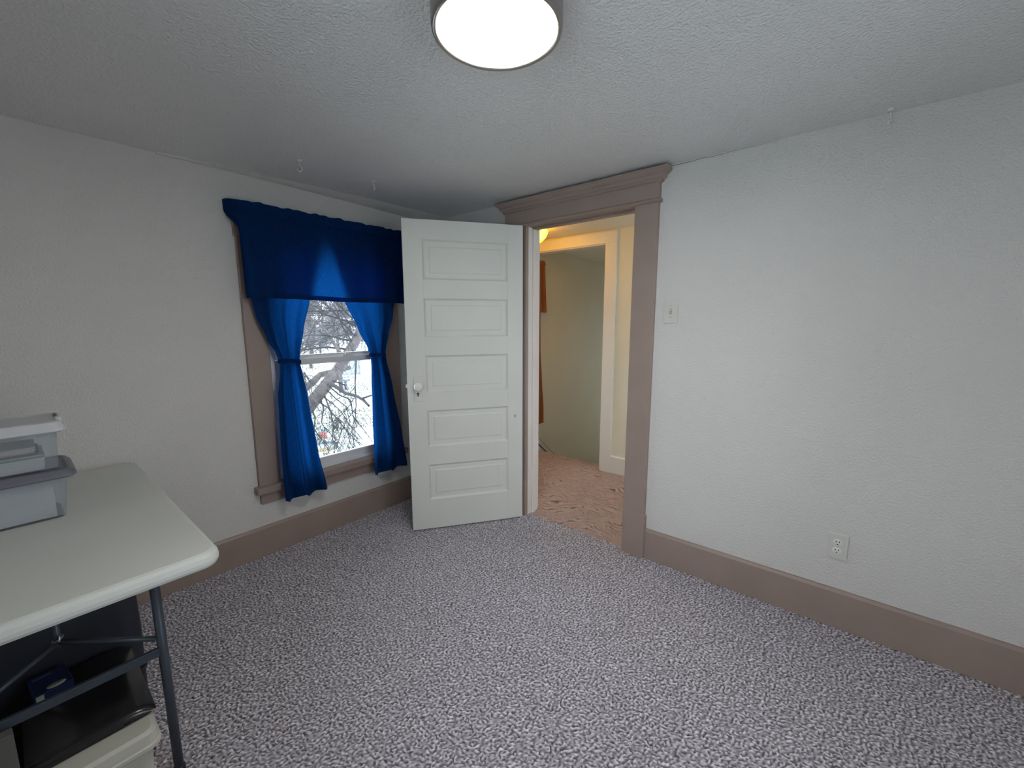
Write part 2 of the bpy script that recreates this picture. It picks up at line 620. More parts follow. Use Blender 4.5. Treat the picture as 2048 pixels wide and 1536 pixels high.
def sash(name, x0, x1, z0, z1, railb, railt, st):
    ya, yb = WY0 + 0.030, WY1 - 0.030
    s = MB().rbox(x0, x1, ya, ya + st, z0, z1, 0.003, 1).build(name, M_vinyl, win)
    s2 = MB().rbox(x0, x1, yb - st, yb, z0, z1, 0.003, 1).build('stile', M_vinyl, s)
    MB().rbox(x0, x1, ya + st - .001, yb - st + .001, z0, z0 + railb, 0.003, 1).build('bottom_rail', M_vinyl, s)
    MB().rbox(x0, x1, ya + st - .001, yb - st + .001, z1 - railt, z1, 0.003, 1).build('top_rail', M_vinyl, s)
    xm = (x0 + x1) / 2
    MB().box(xm - 0.002, xm + 0.002, ya + st, yb - st, z0 + railb, z1 - railt).build('pane', M_glass, s)
    return s


lower = sash('lower_sash', -0.062, -0.030, 0.446, 1.172, 0.058, 0.036, 0.04)
upper = sash('upper_sash', -0.104, -0.068, 1.160, 1.835, 0.036, 0.04, 0.04)
# cam locks on the meeting rail
for y in (-1.135, -0.80):
    lk = MB().rbox(-0.062, -0.034, y - 0.032, y + 0.032, 1.170, 1.178, 0.002, 1).build('sash_lock', M_vinyl, lower)
    lk.data.polygons.foreach_set('use_smooth', [False] * len(lk.data.polygons))
    b = MB().prism([(y - 0.03, 1.177), (y + 0.034, 1.177), (y + 0.038, 1.182), (y + 0.006, 1.190), (y - 0.022, 1.190)], 'x', -0.056, -0.040)
    b.build('sash_lock', M_vinyl, lower)


# ------------------------------------------------------------------ blue curtains
def lerp_tab(tab, z):
    """tab: list of (z, value) with z descending; smooth interpolation"""
    if z >= tab[0][0]:
        return tab[0][1]
    for (za, va), (zb, vb) in zip(tab, tab[1:]):
        if z >= zb:
            t = (za - z) / (za - zb)
            t = t * t * (3 - 2 * t) * 0.5 + t * 0.5
            return va + (vb - va) * t
    return tab[-1][1]


def panel(name, label, left, right, xb, amp, nf, phase, zt, zb, mat, nu=90, nv=110, skew=0.0, flip=1, group=None, hem=0.012, axis='x'):
    vs = []
    for j in range(nv + 1):
        v = j / nv
        z = zt + (zb - zt) * v
        yl, yr, x0, a = lerp_tab(left, z), lerp_tab(right, z), lerp_tab(xb, z), lerp_tab(amp, z)
        for i in range(nu + 1):
            u = i / nu
            ph = 2 * PI * nf * u + phase + skew * v
            fold = math.sin(ph) + 0.38 * math.sin(1.7 * ph + 1.3 + 2 * v) + 0.05 * math.sin(4.3 * ph + 3 * v)
            y = yl + (yr - yl) * u + 0.25 * a * math.cos(ph) * (0.2 + 0.8 * math.sin(PI * u))
            x = x0 + a * fold
            vs.append((x, y, z + hem * v ** 6 * math.sin(ph + 0.6)))
    fs = []
    for j in range(nv):
        for i in range(nu):
            k = j * (nu + 1) + i
            fs.append((k, k + 1, k + nu + 2, k + nu + 1))
    o = MB().add(vs, fs, True).build(name, mat, fix=False)
    tag(o, label, 'curtain', group)
    return o


rod = empty('curtain_rod', (0.06, -0.94, 2.0), label='thin white curtain rod hidden in the blue valance pocket', cat='curtain rod')
MB().tube([(0.0, -1.478, 2.016), (0.04, -1.474, 2.016), (0.078, -1.462, 2.016), (0.083, -1.44, 2.016), (0.083, -0.44, 2.016), (0.078, -0.405, 2.016), (0.04, -0.395, 2.016), (0.0, -0.392, 2.016)], 0.006, 10).build('rod', M_vinyl, rod)
MB().tube([(0.0, -1.455, 1.985), (0.03, -1.452, 1.985), (0.046, -1.44, 1.985), (0.05, -1.42, 1.985), (0.05, -0.46, 1.985), (0.046, -0.43, 1.985), (0.03, -0.418, 1.985), (0.0, -0.415, 1.985)], 0.005, 10).build('inner_rod', M_vinyl, rod)
for y in (-1.47, -0.40):
    MB().rbox(-0.001, 0.012, y - 0.012, y + 0.012, 1.965, 2.035, 0.002, 1).build('bracket', M_zinc, rod)

XB = [(2.02, 0.052), (1.7, 0.050), (1.17, 0.062), (0.9, 0.085), (0.5, 0.102), (0.3, 0.106)]
pl_l = panel('window_curtain', 'blue tied-back curtain panel beside the bare stretch of wall above the table',
             [(2.00, -1.435), (1.6, -1.425), (1.45, -1.405), (1.30, -1.355), (1.22, -1.315), (1.17, -1.300), (1.12, -1.305), (0.95, -1.335), (0.6, -1.350), (0.33, -1.352)],
             [(2.00, -0.985), (1.9, -1.00), (1.55, -1.085), (1.35, -1.140), (1.22, -1.170), (1.17, -1.178), (1.12, -1.172), (0.95, -1.150), (0.6, -1.115), (0.33, -1.075)],
             XB, [(2.0, 0.007), (1.6, 0.011), (1.3, 0.018), (1.17, 0.014), (1.05, 0.021), (0.6, 0.027), (0.33, 0.028)],
             2.4, 0.4, 2.005, 0.335, M_blue, skew=0.8)
pl_r = panel('window_curtain', 'blue tied-back curtain panel beside the edge of the open door',
             [(2.00, -0.985), (1.9, -0.955), (1.55, -0.870), (1.35, -0.785), (1.22, -0.722), (1.17, -0.702), (1.12, -0.706), (0.95, -0.725), (0.6, -0.745), (0.33, -0.752)],
             [(2.00, -0.445), (1.6, -0.470), (1.45, -0.495), (1.30, -0.545), (1.22, -0.572), (1.17, -0.580), (1.12, -0.576), (0.95, -0.550), (0.6, -0.500), (0.33, -0.465)],
             XB, [(2.0, 0.007), (1.6, 0.011), (1.3, 0.018), (1.17, 0.014), (1.05, 0.021), (0.6, 0.027), (0.33, 0.028)],
             2.2, 2.1, 2.005, 0.325, M_blue, skew=-0.6)


def tie(par, yc, ry):
    n = 40
    vs = []
    for k in range(n):
        t = 2 * PI * k / n
        x, y = 0.060 + 0.031 * math.cos(t), yc + ry * math.sin(t)
        dz = 0.008 * math.cos(t + 1)
        vs += [(x, y, 1.158 + dz), (x, y, 1.182 + dz)]
    fs = [(2 * k, 2 * ((k + 1) % n), 2 * ((k + 1) % n) + 1, 2 * k + 1) for k in range(n)]
    MB().add(vs, fs, True).build('tieback', M_blue, par, fix=False)


tie(pl_l, -1.239, 0.066)
tie(pl_r, -0.641, 0.066)

# valance: rod pocket with a small ruffled heading, wraps to the wall at both ends
path = []
for t in np.linspace(0, 1, 7)[:-1]:
    path.append((0.004 + 0.082 * math.sin(t * PI / 2), -1.492 + 0.04 * (1 - math.cos(t * PI / 2)), 1 - t))
for t in np.linspace(0, 1, 150):
    path.append((0.086, -1.452 + t * 1.06, 0))
for t in np.linspace(0, 1, 7)[1:]:
    path.append((0.086 - 0.082 * (1 - math.cos(t * PI / 2)), -0.392 + 0.018 * math.sin(t * PI / 2), t))
zrows = [2.046, 2.040, 2.030, 2.018, 2.006, 1.996, 1.990, 1.982, 1.96] + list(np.linspace(1.93, 1.56, 22)) + [1.55, 1.541, 1.534]
vs = []
for j, z in enumerate(zrows):
    dep = (2.046 - z) / 0.512
    for i, (x, y, k) in enumerate(path):
        q = max(0.0, min(1.0, (dep - 0.09) / 0.22))
        q = q * q * (3 - 2 * q) * 0.94
        if i < 6:
            x, y = x + (0.086 - x) * q, y + (-1.452 - y) * q
        elif i > len(path) - 7:
            x, y = x + (0.086 - x) * q, y + (-0.392 - y) * q
        y += 0.008 * dep * (1 if y < -1.3 else 0)
        s = y * 1.0
        gather = 0.0022 * math.sin(s * 95 + 2 * math.sin(s * 13)) * max(0, 1 - dep * 4)
        leftness = max(0.0, min(1.0, (-1.15 - y) / 0.3))
        fold = (0.006 + 0.014 * leftness) * (1 + math.sin(s * 38 + 1.0 + 0.7 * dep)) * min(1, dep * 1.6) * (1 - k)
        fold += 0.004 * (1 + math.sin(s * 17 + 2)) * dep
        pocket = 0.009 * math.exp(-((z - 2.016) / 0.012) ** 2)
        pinch = -0.007 * math.exp(-((z - 1.993) / 0.005) ** 2)
        ruff = 0.004 * math.sin(s * 120) * (1 if j < 3 else 0)
        dzz = (0.002 * math.sin(s * 83) + 0.0025 * math.sin(s * 41 + 1.5 * math.sin(s * 7))) * max(0, 1 - dep * 8)
        vs.append((x + (gather + fold + pocket + pinch + ruff) * (1 - k), y - k * 0.0 + 0.0, z + dzz + 0.003 * math.sin(s * 9) * dep))
n = len(path)
fs = [(j * n + i, j * n + i + 1, (j + 1) * n + i + 1, (j + 1) * n + i) for j in range(len(zrows) - 1) for i in range(n - 1)]
val = MB().add(vs, fs, True).build('valance', M_blue, fix=False)
tag(val, 'straight blue gathered valance across the top of the window', 'valance')
# stitched hem of the valance
vs = []
for z, off in ((1.562, 0.0), (1.560, 0.0025), (1.536, 0.0025), (1.534, 0.0)):
    for (x, y, k) in path[6:-6]:
        dep = (2.046 - z) / 0.512
        leftness = max(0.0, min(1.0, (-1.15 - y) / 0.3))
        fold = (0.006 + 0.014 * leftness) * (1 + math.sin(y * 38 + 1.0 + 0.7 * dep)) + 0.004 * (1 + math.sin(y * 17 + 2)) * dep
        vs.append((x + fold - off - 0.0006, y, z + 0.003 * math.sin(y * 9) * dep))
n2 = len(path[6:-6])
fs = [(j * n2 + i, j * n2 + i + 1, (j + 1) * n2 + i + 1, (j + 1) * n2 + i) for j in range(3) for i in range(n2 - 1)]
MB().add(vs, fs, True).build('hem', M_blue, val, fix=False)

# ------------------------------------------------------------------ second window, behind the camera
w2 = struct(empty('window_2', (2.25, RY, 0.55)))
for x0, x1, z0, z1 in ((SX0 - 0.12, SX0, SZ0 - 0.02, SZ1 + 0.12), (SX1, SX1 + 0.12, SZ0 - 0.02, SZ1 + 0.12), (SX0, SX1, SZ1, SZ1 + 0.12)):
    MB().rbox(x0, x1, RY - 0.002, RY + 0.022, z0, z1, 0.003, 1).build('casing', M_trim, w2)
MB().rbox(SX0 - 0.14, SX1 + 0.14, RY - 0.04, RY + 0.055, SZ0 - 0.04, SZ0, 0.004, 1).build('stool', M_trim, w2)
MB().rbox(SX0 - 0.12, SX1 + 0.12, RY - 0.002, RY + 0.02, SZ0 - 0.12, SZ0 - 0.04, 0.003, 1).build('apron', M_trim, w2)
for x0, x1, z0, z1 in ((SX0, SX0 + 0.06, SZ0, SZ1), (SX1 - 0.06, SX1, SZ0, SZ1), (SX0, SX1, SZ0, SZ0 + 0.07), (SX0, SX1, SZ1 - 0.06, SZ1), (SX0, SX1, 1.22, 1.27)):
    MB().rbox(x0, x1, RY - 0.11, RY - 0.05, z0, z1, 0.003, 1).build('frame', M_vinyl, w2)
MB().box(SX0 + 0.05, SX1 - 0.05, RY - 0.082, RY - 0.078, SZ0 + 0.06, 1.23).build('pane', M_glass, w2)
MB().box(SX0 + 0.05, SX1 - 0.05, RY - 0.082, RY - 0.078, 1.26, SZ1 - 0.05).build('pane', M_glass, w2)

w4 = struct(empty('window_4', (RX, -1.4, 0.55)))
for y0, y1, z0, z1 in ((EY0 - 0.12, EY0, SZ0 - 0.02, SZ1 + 0.12), (EY1, EY1 + 0.12, SZ0 - 0.02, SZ1 + 0.12), (EY0, EY1, SZ1, SZ1 + 0.12)):
    MB().rbox(RX - 0.022, RX + 0.002, y0, y1, z0, z1, 0.003, 1).build('casing', M_trim, w4)
MB().rbox(RX - 0.055, RX + 0.04, EY0 - 0.14, EY1 + 0.14, SZ0 - 0.04, SZ0, 0.004, 1).build('stool', M_trim, w4)
for y0, y1, z0, z1 in ((EY0, EY0 + 0.06, SZ0, SZ1), (EY1 - 0.06, EY1, SZ0, SZ1), (EY0, EY1, SZ0, SZ0 + 0.07), (EY0, EY1, SZ1 - 0.06, SZ1), (EY0, EY1, 1.22, 1.27)):
    MB().rbox(RX + 0.05, RX + 0.11, y0, y1, z0, z1, 0.003, 1).build('frame', M_vinyl, w4)
MB().box(RX + 0.078, RX + 0.082, EY0 + 0.05, EY1 - 0.05, SZ0 + 0.06, 1.23).build('pane', M_glass, w4)
MB().box(RX + 0.078, RX + 0.082, EY0 + 0.05, EY1 - 0.05, 1.26, SZ1 - 0.05).build('pane', M_glass, w4)

# ------------------------------------------------------------------ ceiling lamp
LX, LY = 1.893, -1.424
lamp = empty('ceiling_lamp', (LX, LY, H), label='round flush ceiling lamp with white lit diffuser and nickel rim', cat='ceiling lamp')
MB().lathe([(0.165, 0.002), (0.1665, -0.02), (0.1665, -0.068), (0.165, -0.078), (0.160, -0.0815), (0.154, -0.0805), (0.152, -0.074), (0.152, 0.002)], (LX, LY, H), n=96, cap0=False, cap1=False).build('rim', M_nickel, lamp)
MB().lathe([(0.1525, -0.066), (0.150, -0.074), (0.13, -0.080), (0.09, -0.085), (0.045, -0.0875), (0.008, -0.088)], (LX, LY, H), n=96, cap0=True).build('diffuser', M_lampglow, lamp)

# ------------------------------------------------------------------ ceiling hooks


def hook(x, y, rz, label, group=None):
    e = empty('ceiling_hook', (x, y, H), label=label, cat='hook', group=group)
    Mx = Matrix.Translation((x, y, H)) @ Matrix.Rotation(rz, 4, 'Z')
    MB().lathe([(0.011, 0.002), (0.012, -0.004), (0.008, -0.008), (0.004, -0.009)], n=20).xf(Mx).build('cup', M_vinyl, e)
    pts = [(0, 0, -0.008), (0, 0, -0.026), (0.006, 0, -0.034)]
    for t in np.linspace(0.25 * PI, -1.05 * PI, 12):
        pts.append((0.001 + 0.0125 * math.cos(t), 0, -0.043 + 0.0125 * math.sin(t)))
    MB().tube(pts, 0.0026, 8).xf(Mx).build('shank', M_vinyl, e)


hook(0.427, -1.267, 0.6, 'white ceiling hook over the left side of the blue valance')
hook(0.433, -0.851, -0.2, 'white ceiling hook over the right side of the blue valance')
hook(2.69, -0.045, 1.2, 'white ceiling hook close to the plain wall with the outlet')

# ------------------------------------------------------------------ switch and outlet
sw = empty('light_switch', (1.88, 0, 1.455), label='ivory toggle light switch on the wall beside the door casing', cat='light switch')
MB().rbox(1.842, 1.918, -0.0085, 0.001, 1.393, 1.517, 0.003, 2).build('plate', M_plate, sw)
MB().rbox(1.872, 1.888, -0.0092, -0.005, 1.440, 1.470, 0.001, 1).build('toggle_slot', M_screw, sw)
MB().prism([(-0.007, 1.447), (-0.021, 1.459), (-0.0215, 1.466), (-0.017, 1.467), (-0.007, 1.461)], 'x', 1.8755, 1.8845).build('toggle', M_plate, sw)
for z in (1.425, 1.485):
    MB().lathe([(0.0035, 0), (0.003, 0.0012)], (1.880, -0.0082, z), (0, -1, 0), 12).build('screw', M_screw, sw)

ol = empty('wall_outlet', (2.686, 0, 0.387), label='ivory duplex power outlet low on the wall above the baseboard', cat='outlet')
MB().rbox(2.647, 2.725, -0.0085, 0.001, 0.327, 0.447, 0.003, 2).build('plate', M_plate, ol)
for z in (0.4065, 0.3675):
    rc = MB().lathe([(0.0175, 0), (0.0172, 0.0022), (0.0165, 0.0026)], (2.686, -0.0080, z), (0, -1, 0), 28).build('receptacle', M_porc, ol)
    s = MB().box(2.6785, 2.6815, -0.0111, -0.0103, z + 0.001, z + 0.009)
    s.box(2.6905, 2.6935, -0.0111, -0.0103, z + 0.002, z + 0.009)
    s.lathe([(0.0026, 0), (0.0026, 0.0006)], (2.686, -0.0104, z - 0.007), (0, -1, 0), 12)
    s.build('slots', M_black, rc)
MB().lathe([(0.0035, 0), (0.003, 0.0012)], (2.686, -0.0083, 0.387), (0, -1, 0), 12).build('screw', M_screw, ol)

# ------------------------------------------------------------------ hallway and stairwell
HY = 1.19
HXE = 2.9


def vnoise(X, Y, f, seed):
    g = np.random.default_rng(seed).random((64, 64))
    x, y = X * f + 7.3, Y * f + 3.1
    i, j = np.floor(x).astype(int), np.floor(y).astype(int)
    u, v = x - i, y - j
    u, v = u * u * (3 - 2 * u), v * v * (3 - 2 * v)
    G = lambda a, c: g[a % 64, c % 64]
    return (G(i, j) * (1 - u) + G(i + 1, j) * u) * (1 - v) + (G(i, j + 1) * (1 - u) + G(i + 1, j + 1) * u) * v


def fn_hall(X, Y):
    # sculpted pile: short wandering grooves
    a = vnoise(X, Y, 5, 1) * 0.11 + vnoise(X, Y, 14, 2) * 0.05
    ph = (Y + a * 1.3 - 0.25 * X) * 2 * PI * 32
    gate = vnoise(X * 0.7 + Y * 0.3, Y * 2.2, 22, 3)
    groove = np.clip((np.sin(ph) - 0.25) * 1.6, 0, 1) * np.clip((gate - 0.27) * 4, 0, 1)
    n = rng.random(X.shape)
    Z = -0.001 - 0.0105 * groove + 0.0022 * (n - 0.5)
    sh = np.clip(0.62 - 0.62 * groove + 0.30 * (n - 0.5) + 0.2 * (gate - 0.5), 0, 1)
    return Z, sh, 0 * n, 0 * n


hf = struct(MB().box(-T, HXE + T, 0.015, HY + 0.13, -0.06, -0.012).build('floor_hall', M_sub))
carpet('hall_carpet_pile', 0.0, HXE, 0.015, HY + 0.125, 0.006, fn_hall, M_hcarpet, hf)
# outer wall of hall and stairwell with its window opening
HW0, HW1, HWZ0, HWZ1 = 0.62, 1.22, 0.42, 1.86
b = MB()
b.box(-T, 0, DT, HW0, -2.7, H + 0.05)
b.box(-T, 0, HW1, 5.2, -2.7, H + 0.05)
b.box(-T, 0, HW0, HW1, -2.7, HWZ0)
b.box(-T, 0, HW0, HW1, HWZ1, H + 0.05)
struct(b.build('wall_hall_left', M_hall))
b = MB()
b.box(0.885, HXE + T, HY, HY + 0.12, -0.06, H + 0.05)
b.box(0.0, 0.885, HY, HY + 0.12, 2.10, H + 0.05)
struct(b.build('wall_hall_back', M_hall))
b = MB()
b.box(HXE, HXE + T, DT, 0.25, -0.06, H + 0.05)
b.box(HXE, HXE + T, 1.05, HY, -0.06, H + 0.05)
b.box(HXE, HXE + T, 0.25, 1.05, -0.06, 0.5)
b.box(HXE, HXE + T, 0.25, 1.05, 1.95, H + 0.05)
struct(b.build('wall_hall_end', M_hall))
w5 = struct(empty('window_5', (HXE, 0.65, 0.5)))
for y0, y1, z0, z1 in ((0.25, 0.31, 0.5, 1.95), (0.99, 1.05, 0.5, 1.95), (0.25, 1.05, 0.5, 0.57), (0.25, 1.05, 1.89, 1.95), (0.25, 1.05, 1.2, 1.25)):
    MB().rbox(HXE + 0.05, HXE + 0.10, y0, y1, z0, z1, 0.003, 1).build('frame', M_vinyl, w5)
MB().box(HXE + 0.073, HXE + 0.077, 0.30, 1.0, 0.56, 1.21).build('pane', M_glass, w5)
MB().box(HXE + 0.073, HXE + 0.077, 0.30, 1.0, 1.24, 1.90).build('pane', M_glass, w5)
struct(MB().box(-T, HXE + T, DT - 0.0, HY + 0.12, H - 0.005, H + 0.1).build('ceiling_hall', M_hall))
struct(MB().box(0.90, 1.02, HY + 0.12, 5.2, -2.7, H + 0.05).build('wall_stair_right', M_hall))
b = MB()
b.box(-T, 0.1, 5.2, 5.32, -2.7, H + 0.05)
b.box(0.8, 1.02, 5.2, 5.32, -2.7, H + 0.05)
b.box(0.1, 0.8, 5.2, 5.32, -2.7, -0.6)
b.box(0.1, 0.8, 5.2, 5.32, 1.7, H + 0.05)
struct(b.build('wall_stair_end', M_hall))
w6 = struct(empty('window_6', (0.45, 5.2, -0.6)))
for x0, x1, z0, z1 in ((0.1, 0.15, -0.6, 1.7), (0.75, 0.8, -0.6, 1.7), (0.1, 0.8, -0.6, -0.54), (0.1, 0.8, 1.65, 1.7), (0.1, 0.8, 0.53, 0.57)):
    MB().rbox(x0, x1, 5.23, 5.29, z0, z1, 0.003, 1).build('frame', M_vinyl, w6)
MB().box(0.14, 0.76, 5.258, 5.262, -0.55, 0.54).build('pane', M_glass, w6)
MB().box(0.14, 0.76, 5.258, 5.262, 0.56, 1.66).build('pane', M_glass, w6)
struct(MB().box(-T, 1.02, HY + 0.12, 5.32, 2.175, H + 0.1).build('ceiling_stair', M_hall))
# white opening trim
ht = struct(empty('trim_3'))
MB().rbox(0.872, 0.985, HY - 0.02, HY + 0.002, -0.004, 2.092, 0.003, 1).build('casing', M_hallw, ht)
MB().rbox(0.0, 0.985, HY - 0.021, HY + 0.002, 2.090, 2.19, 0.003, 1).build('head_casing', M_hallw, ht)
MB().rbox(0.868, 0.886, HY - 0.002, HY + 0.122, -0.004, 2.09, 0.002, 1).build('jamb', M_hallw, ht)
MB().rbox(0.0, 0.888, HY - 0.002, HY + 0.122, 2.082, 2.101, 0.002, 1).build('head_jamb', M_hallw, ht)
struct(MB().prism([(HY + 0.002, 0.0), (HY - 0.018, 0), (HY - 0.018, 0.155), (HY - 0.010, 0.165), (HY + 0.002, 0.165)], 'x', 0.986, HXE).build('baseboard_hall', M_hallw))
struct(MB().prism([(0, 0), (0.018, 0), (0.018, 0.155), (0.010, 0.165), (0, 0.165)], 'y', DT, HY + 0.12).build('baseboard_hall_left', M_hallw))
# stairs going down beyond the opening
st = struct(empty('stairs', (0.45, HY + 0.12, 0)))
rise, run = 0.195, 0.235
for i in range(11):
    y0 = HY + 0.125 + i * run
    MB().rbox(0.02, 0.90, y0 - 0.02, y0 + run + 0.01, -(i + 1) * rise - 0.04, -(i + 1) * rise, 0.008, 2).build('tread', M_hcarpet, st)
    MB().box(0.02, 0.90, y0 - 0.006, y0 + 0.004, -(i + 1) * rise, -i * rise - (0.04 if i else 0.012)).build('riser', M_hcarpet, st)
sk = MB()
y0, z0 = HY + 0.10, 0.180
sl = 0.835
poly = [(y0, z0), (y0 + 2.75, z0 - 2.75 * sl), (y0 + 2.75, z0 - 2.75 * sl - 0.3), (y0, z0 - 0.3)]
sk.prism(poly, 'x', 0.0, 0.018)
sk.build('skirt_board', M_hallw, st)
poly = [(y0, z0 + 0.012), (y0 + 2.75, z0 - 2.75 * sl + 0.012), (y0 + 2.75, z0 - 2.75 * sl), (y0, z0)]
MB().prism(poly, 'x', 0.0, 0.010).build('skirt_cap', M_bronze, st)
poly = [(y0, z0 - 0.062), (y0 + 2.75, z0 - 2.75 * sl - 0.062), (y0 + 2.75, z0 - 2.75 * sl - 0.076), (y0, z0 - 0.076)]
MB().prism(poly, 'x', 0.0, 0.0215).build('skirt_groove', M_bronze, st)
struct(MB().box(-T, 1.02, HY + 0.12, 5.32, -2.75, -2.65).build('floor_lower', M_sub))

w3 = struct(empty('window_3', (0, 0.92, 0.42)))
for y0, y1, z0, z1 in ((HW0 - 0.1, HW0, HWZ0, HWZ1 + 0.1), (HW1, HW1 + 0.1, HWZ0, HWZ1 + 0.1), (HW0, HW1, HWZ1, HWZ1 + 0.1), (HW0 - 0.12, HW1 + 0.12, HWZ0 - 0.1, HWZ0)):
    MB().rbox(-0.002, 0.02, y0, y1, z0, z1, 0.003, 1).build('casing', M_hallw, w3)
for y0, y1, z0, z1 in ((HW0, HW0 + 0.05, HWZ0, HWZ1), (HW1 - 0.05, HW1, HWZ0, HWZ1), (HW0, HW1, HWZ0, HWZ0 + 0.06), (HW0, HW1, HWZ1 - 0.05, HWZ1), (HW0, HW1, 1.14, 1.18)):
    MB().rbox(-0.1, -0.05, y0, y1, z0, z1, 0.003, 1).build('frame', M_vinyl, w3)
MB().box(-0.077, -0.073, HW0 + 0.04, HW1 - 0.04, HWZ0 + 0.05, 1.15).build('pane', M_glass, w3)
MB().box(-0.077, -0.073, HW0 + 0.04, HW1 - 0.04, 1.17, HWZ1 - 0.04).build('pane', M_glass, w3)

AMPH = [(2.0, 0.006), (0.3, 0.018)]
panel('hall_curtain', 'long rust brown curtain hanging at the hallway window by the stairs',
      [(1.98, 1.03), (1.45, 1.06), (0.95, 1.12), (0.28, 1.04)], [(1.98, 1.36), (1.45, 1.335), (1.1, 1.335), (0.75, 1.36), (0.45, 1.385), (0.28, 1.385)], [(2.0, 0.045), (0.3, 0.05)],
      AMPH, 3.2, 0.3, 1.985, 0.285, M_rust, nu=50, nv=60)
vs = []
zr = [2.03, 2.02, 2.008, 1.995, 1.985, 1.97] + list(np.linspace(1.93, 1.503, 14))
yy = list(np.linspace(0.5, 1.375, 110))
pth = [(0.075, y, 0) for y in yy] + [(0.075 - 0.07 * math.sin(t * PI / 2), 1.375 + 0.05 * (1 - math.cos(t * PI / 2)) + 0.035 * t, t) for t in np.linspace(0.15, 1, 7)]
for z in zr:
    d = (2.03 - z) / 0.53
    for (x, y, k) in pth:
        vs.append((x + (0.012 * math.sin(y * 60) * d + 0.004 * math.sin(y * 130) * (1 - d) + 0.012 * math.exp(-((z - 2.0) / 0.014) ** 2)) * (1 - k), y + 0.03 * d * (1 if y > 1.2 else 0), z))
n = len(pth)
fs = [(j * n + i, j * n + i + 1, (j + 1) * n + i + 1, (j + 1) * n + i) for j in range(len(zr) - 1) for i in range(n - 1)]
tag(MB().add(vs, fs, True).build('hall_valance', M_rust, fix=False), 'short rust brown valance over the hallway window', 'valance')
hr = MB().tube([(0.0, 0.46, 2.0), (0.06, 0.465, 2.0), (0.070, 0.5, 2.0), (0.070, 1.37, 2.0), (0.06, 1.41, 2.0), (0.0, 1.42, 2.0)], 0.005, 8).build('hall_curtain_rod', M_vinyl)
tag(hr, 'curtain rod inside the rust brown hallway valance', 'curtain rod')

HLX, HLY = 0.40, 0.66
hl = empty('hall_lamp', (HLX, HLY, H - 0.005), label='lit amber marbled glass dome lamp on the hallway ceiling', cat='ceiling lamp')
MB().lathe([(0.165, 0.003), (0.165, -0.010), (0.155, -0.018), (0.14, -0.022)], (HLX, HLY, H - 0.005), n=48).build('mount', M_bronze, hl)
MB().lathe([(0.162, -0.020), (0.172, -0.028), (0.168, -0.052), (0.152, -0.084), (0.120, -0.116), (0.070, -0.138), (0.015, -0.146)], (HLX, HLY, H - 0.005), n=64, cap0=True).build('glass_dome', M_amber, hl)
MB().lathe([(0.012, -0.144), (0.014, -0.151), (0.006, -0.161), (0.002, -0.165)], (HLX, HLY, H - 0.005), n=20).build('finial', M_bronze, hl)

# ------------------------------------------------------------------ folding table
M_top, nt, p, N, L = new_mat('speckled_white_table_plastic')
n1 = tex(nt, 'ShaderNodeTexNoise', 2.2, 4)
r1 = ramp(nt, n1.outputs[0], [(0.3, (0.60, 0.625, 0.585)), (0.7, (0.67, 0.68, 0.64))])
n2 = tex(nt, 'ShaderNodeTexVoronoi', 14)
r2 = ramp(nt, n2.outputs['Distance'], [(0.02, (0.45, 0.45, 0.43)), (0.05, (1, 1, 1))])
mx = N.new('ShaderNodeMix')
mx.data_type = 'RGBA'
mx.blend_type = 'MULTIPLY'
mx.inputs[0].default_value = 0.35
L.new(r1.outputs[0], mx.inputs[6])
L.new(r2.outputs[0], mx.inputs[7])
L.new(mx.outputs[2], p.inputs['Base Color'])
p.inputs['Roughness'].default_value = 0.42
n3 = tex(nt, 'ShaderNodeTexNoise', 260, 2)
bump(nt, n3.outputs[0], p, 0.25, 0.0015)

TX0, TX1, TY0, TY1, TZ = 0.03, 1.284, -2.654, -1.972, 0.742
tab = empty('folding_table', ((TX0 + TX1) / 2, (TY0 + TY1) / 2, 0), label='white plastic folding table with grey steel legs', cat='table')


def rrect(x0, x1, y0, y1, r, n=7):
    pts = []
    for cx, cy, a0 in ((x1 - r, y1 - r, 0), (x0 + r, y1 - r, PI / 2), (x0 + r, y0 + r, PI), (x1 - r, y0 + r, 1.5 * PI)):
        for i in range(n):
            a = a0 + PI / 2 * i / (n - 1)
            pts.append((cx + r * math.cos(a), cy + r * math.sin(a)))
    return pts


def shell(rings, cap_top=True, cap_bot=True, sm=False):
    n = len(rings[0])
    vs = [p for r in rings for p in r]
    fs = []
    for i in range(len(rings) - 1):
        for k in range(n):
            fs.append((i * n + k, i * n + (k + 1) % n, (i + 1) * n + (k + 1) % n, (i + 1) * n + k))
    if cap_bot:
        fs.append(tuple(range(n))[::-1])
    if cap_top:
        fs.append(tuple((len(rings) - 1) * n + k for k in range(n)))
    return MB().add(vs, fs, sm)


def ring(x0, x1, y0, y1, r, z, n=7):
    return [(a, b_, z) for a, b_ in rrect(x0, x1, y0, y1, r, n)]


def tr(ins, z, r=0.05):
    return ring(TX0 + ins, TX1 - ins, TY0 + ins, TY1 - ins, max(0.01, r - ins), z, 9)


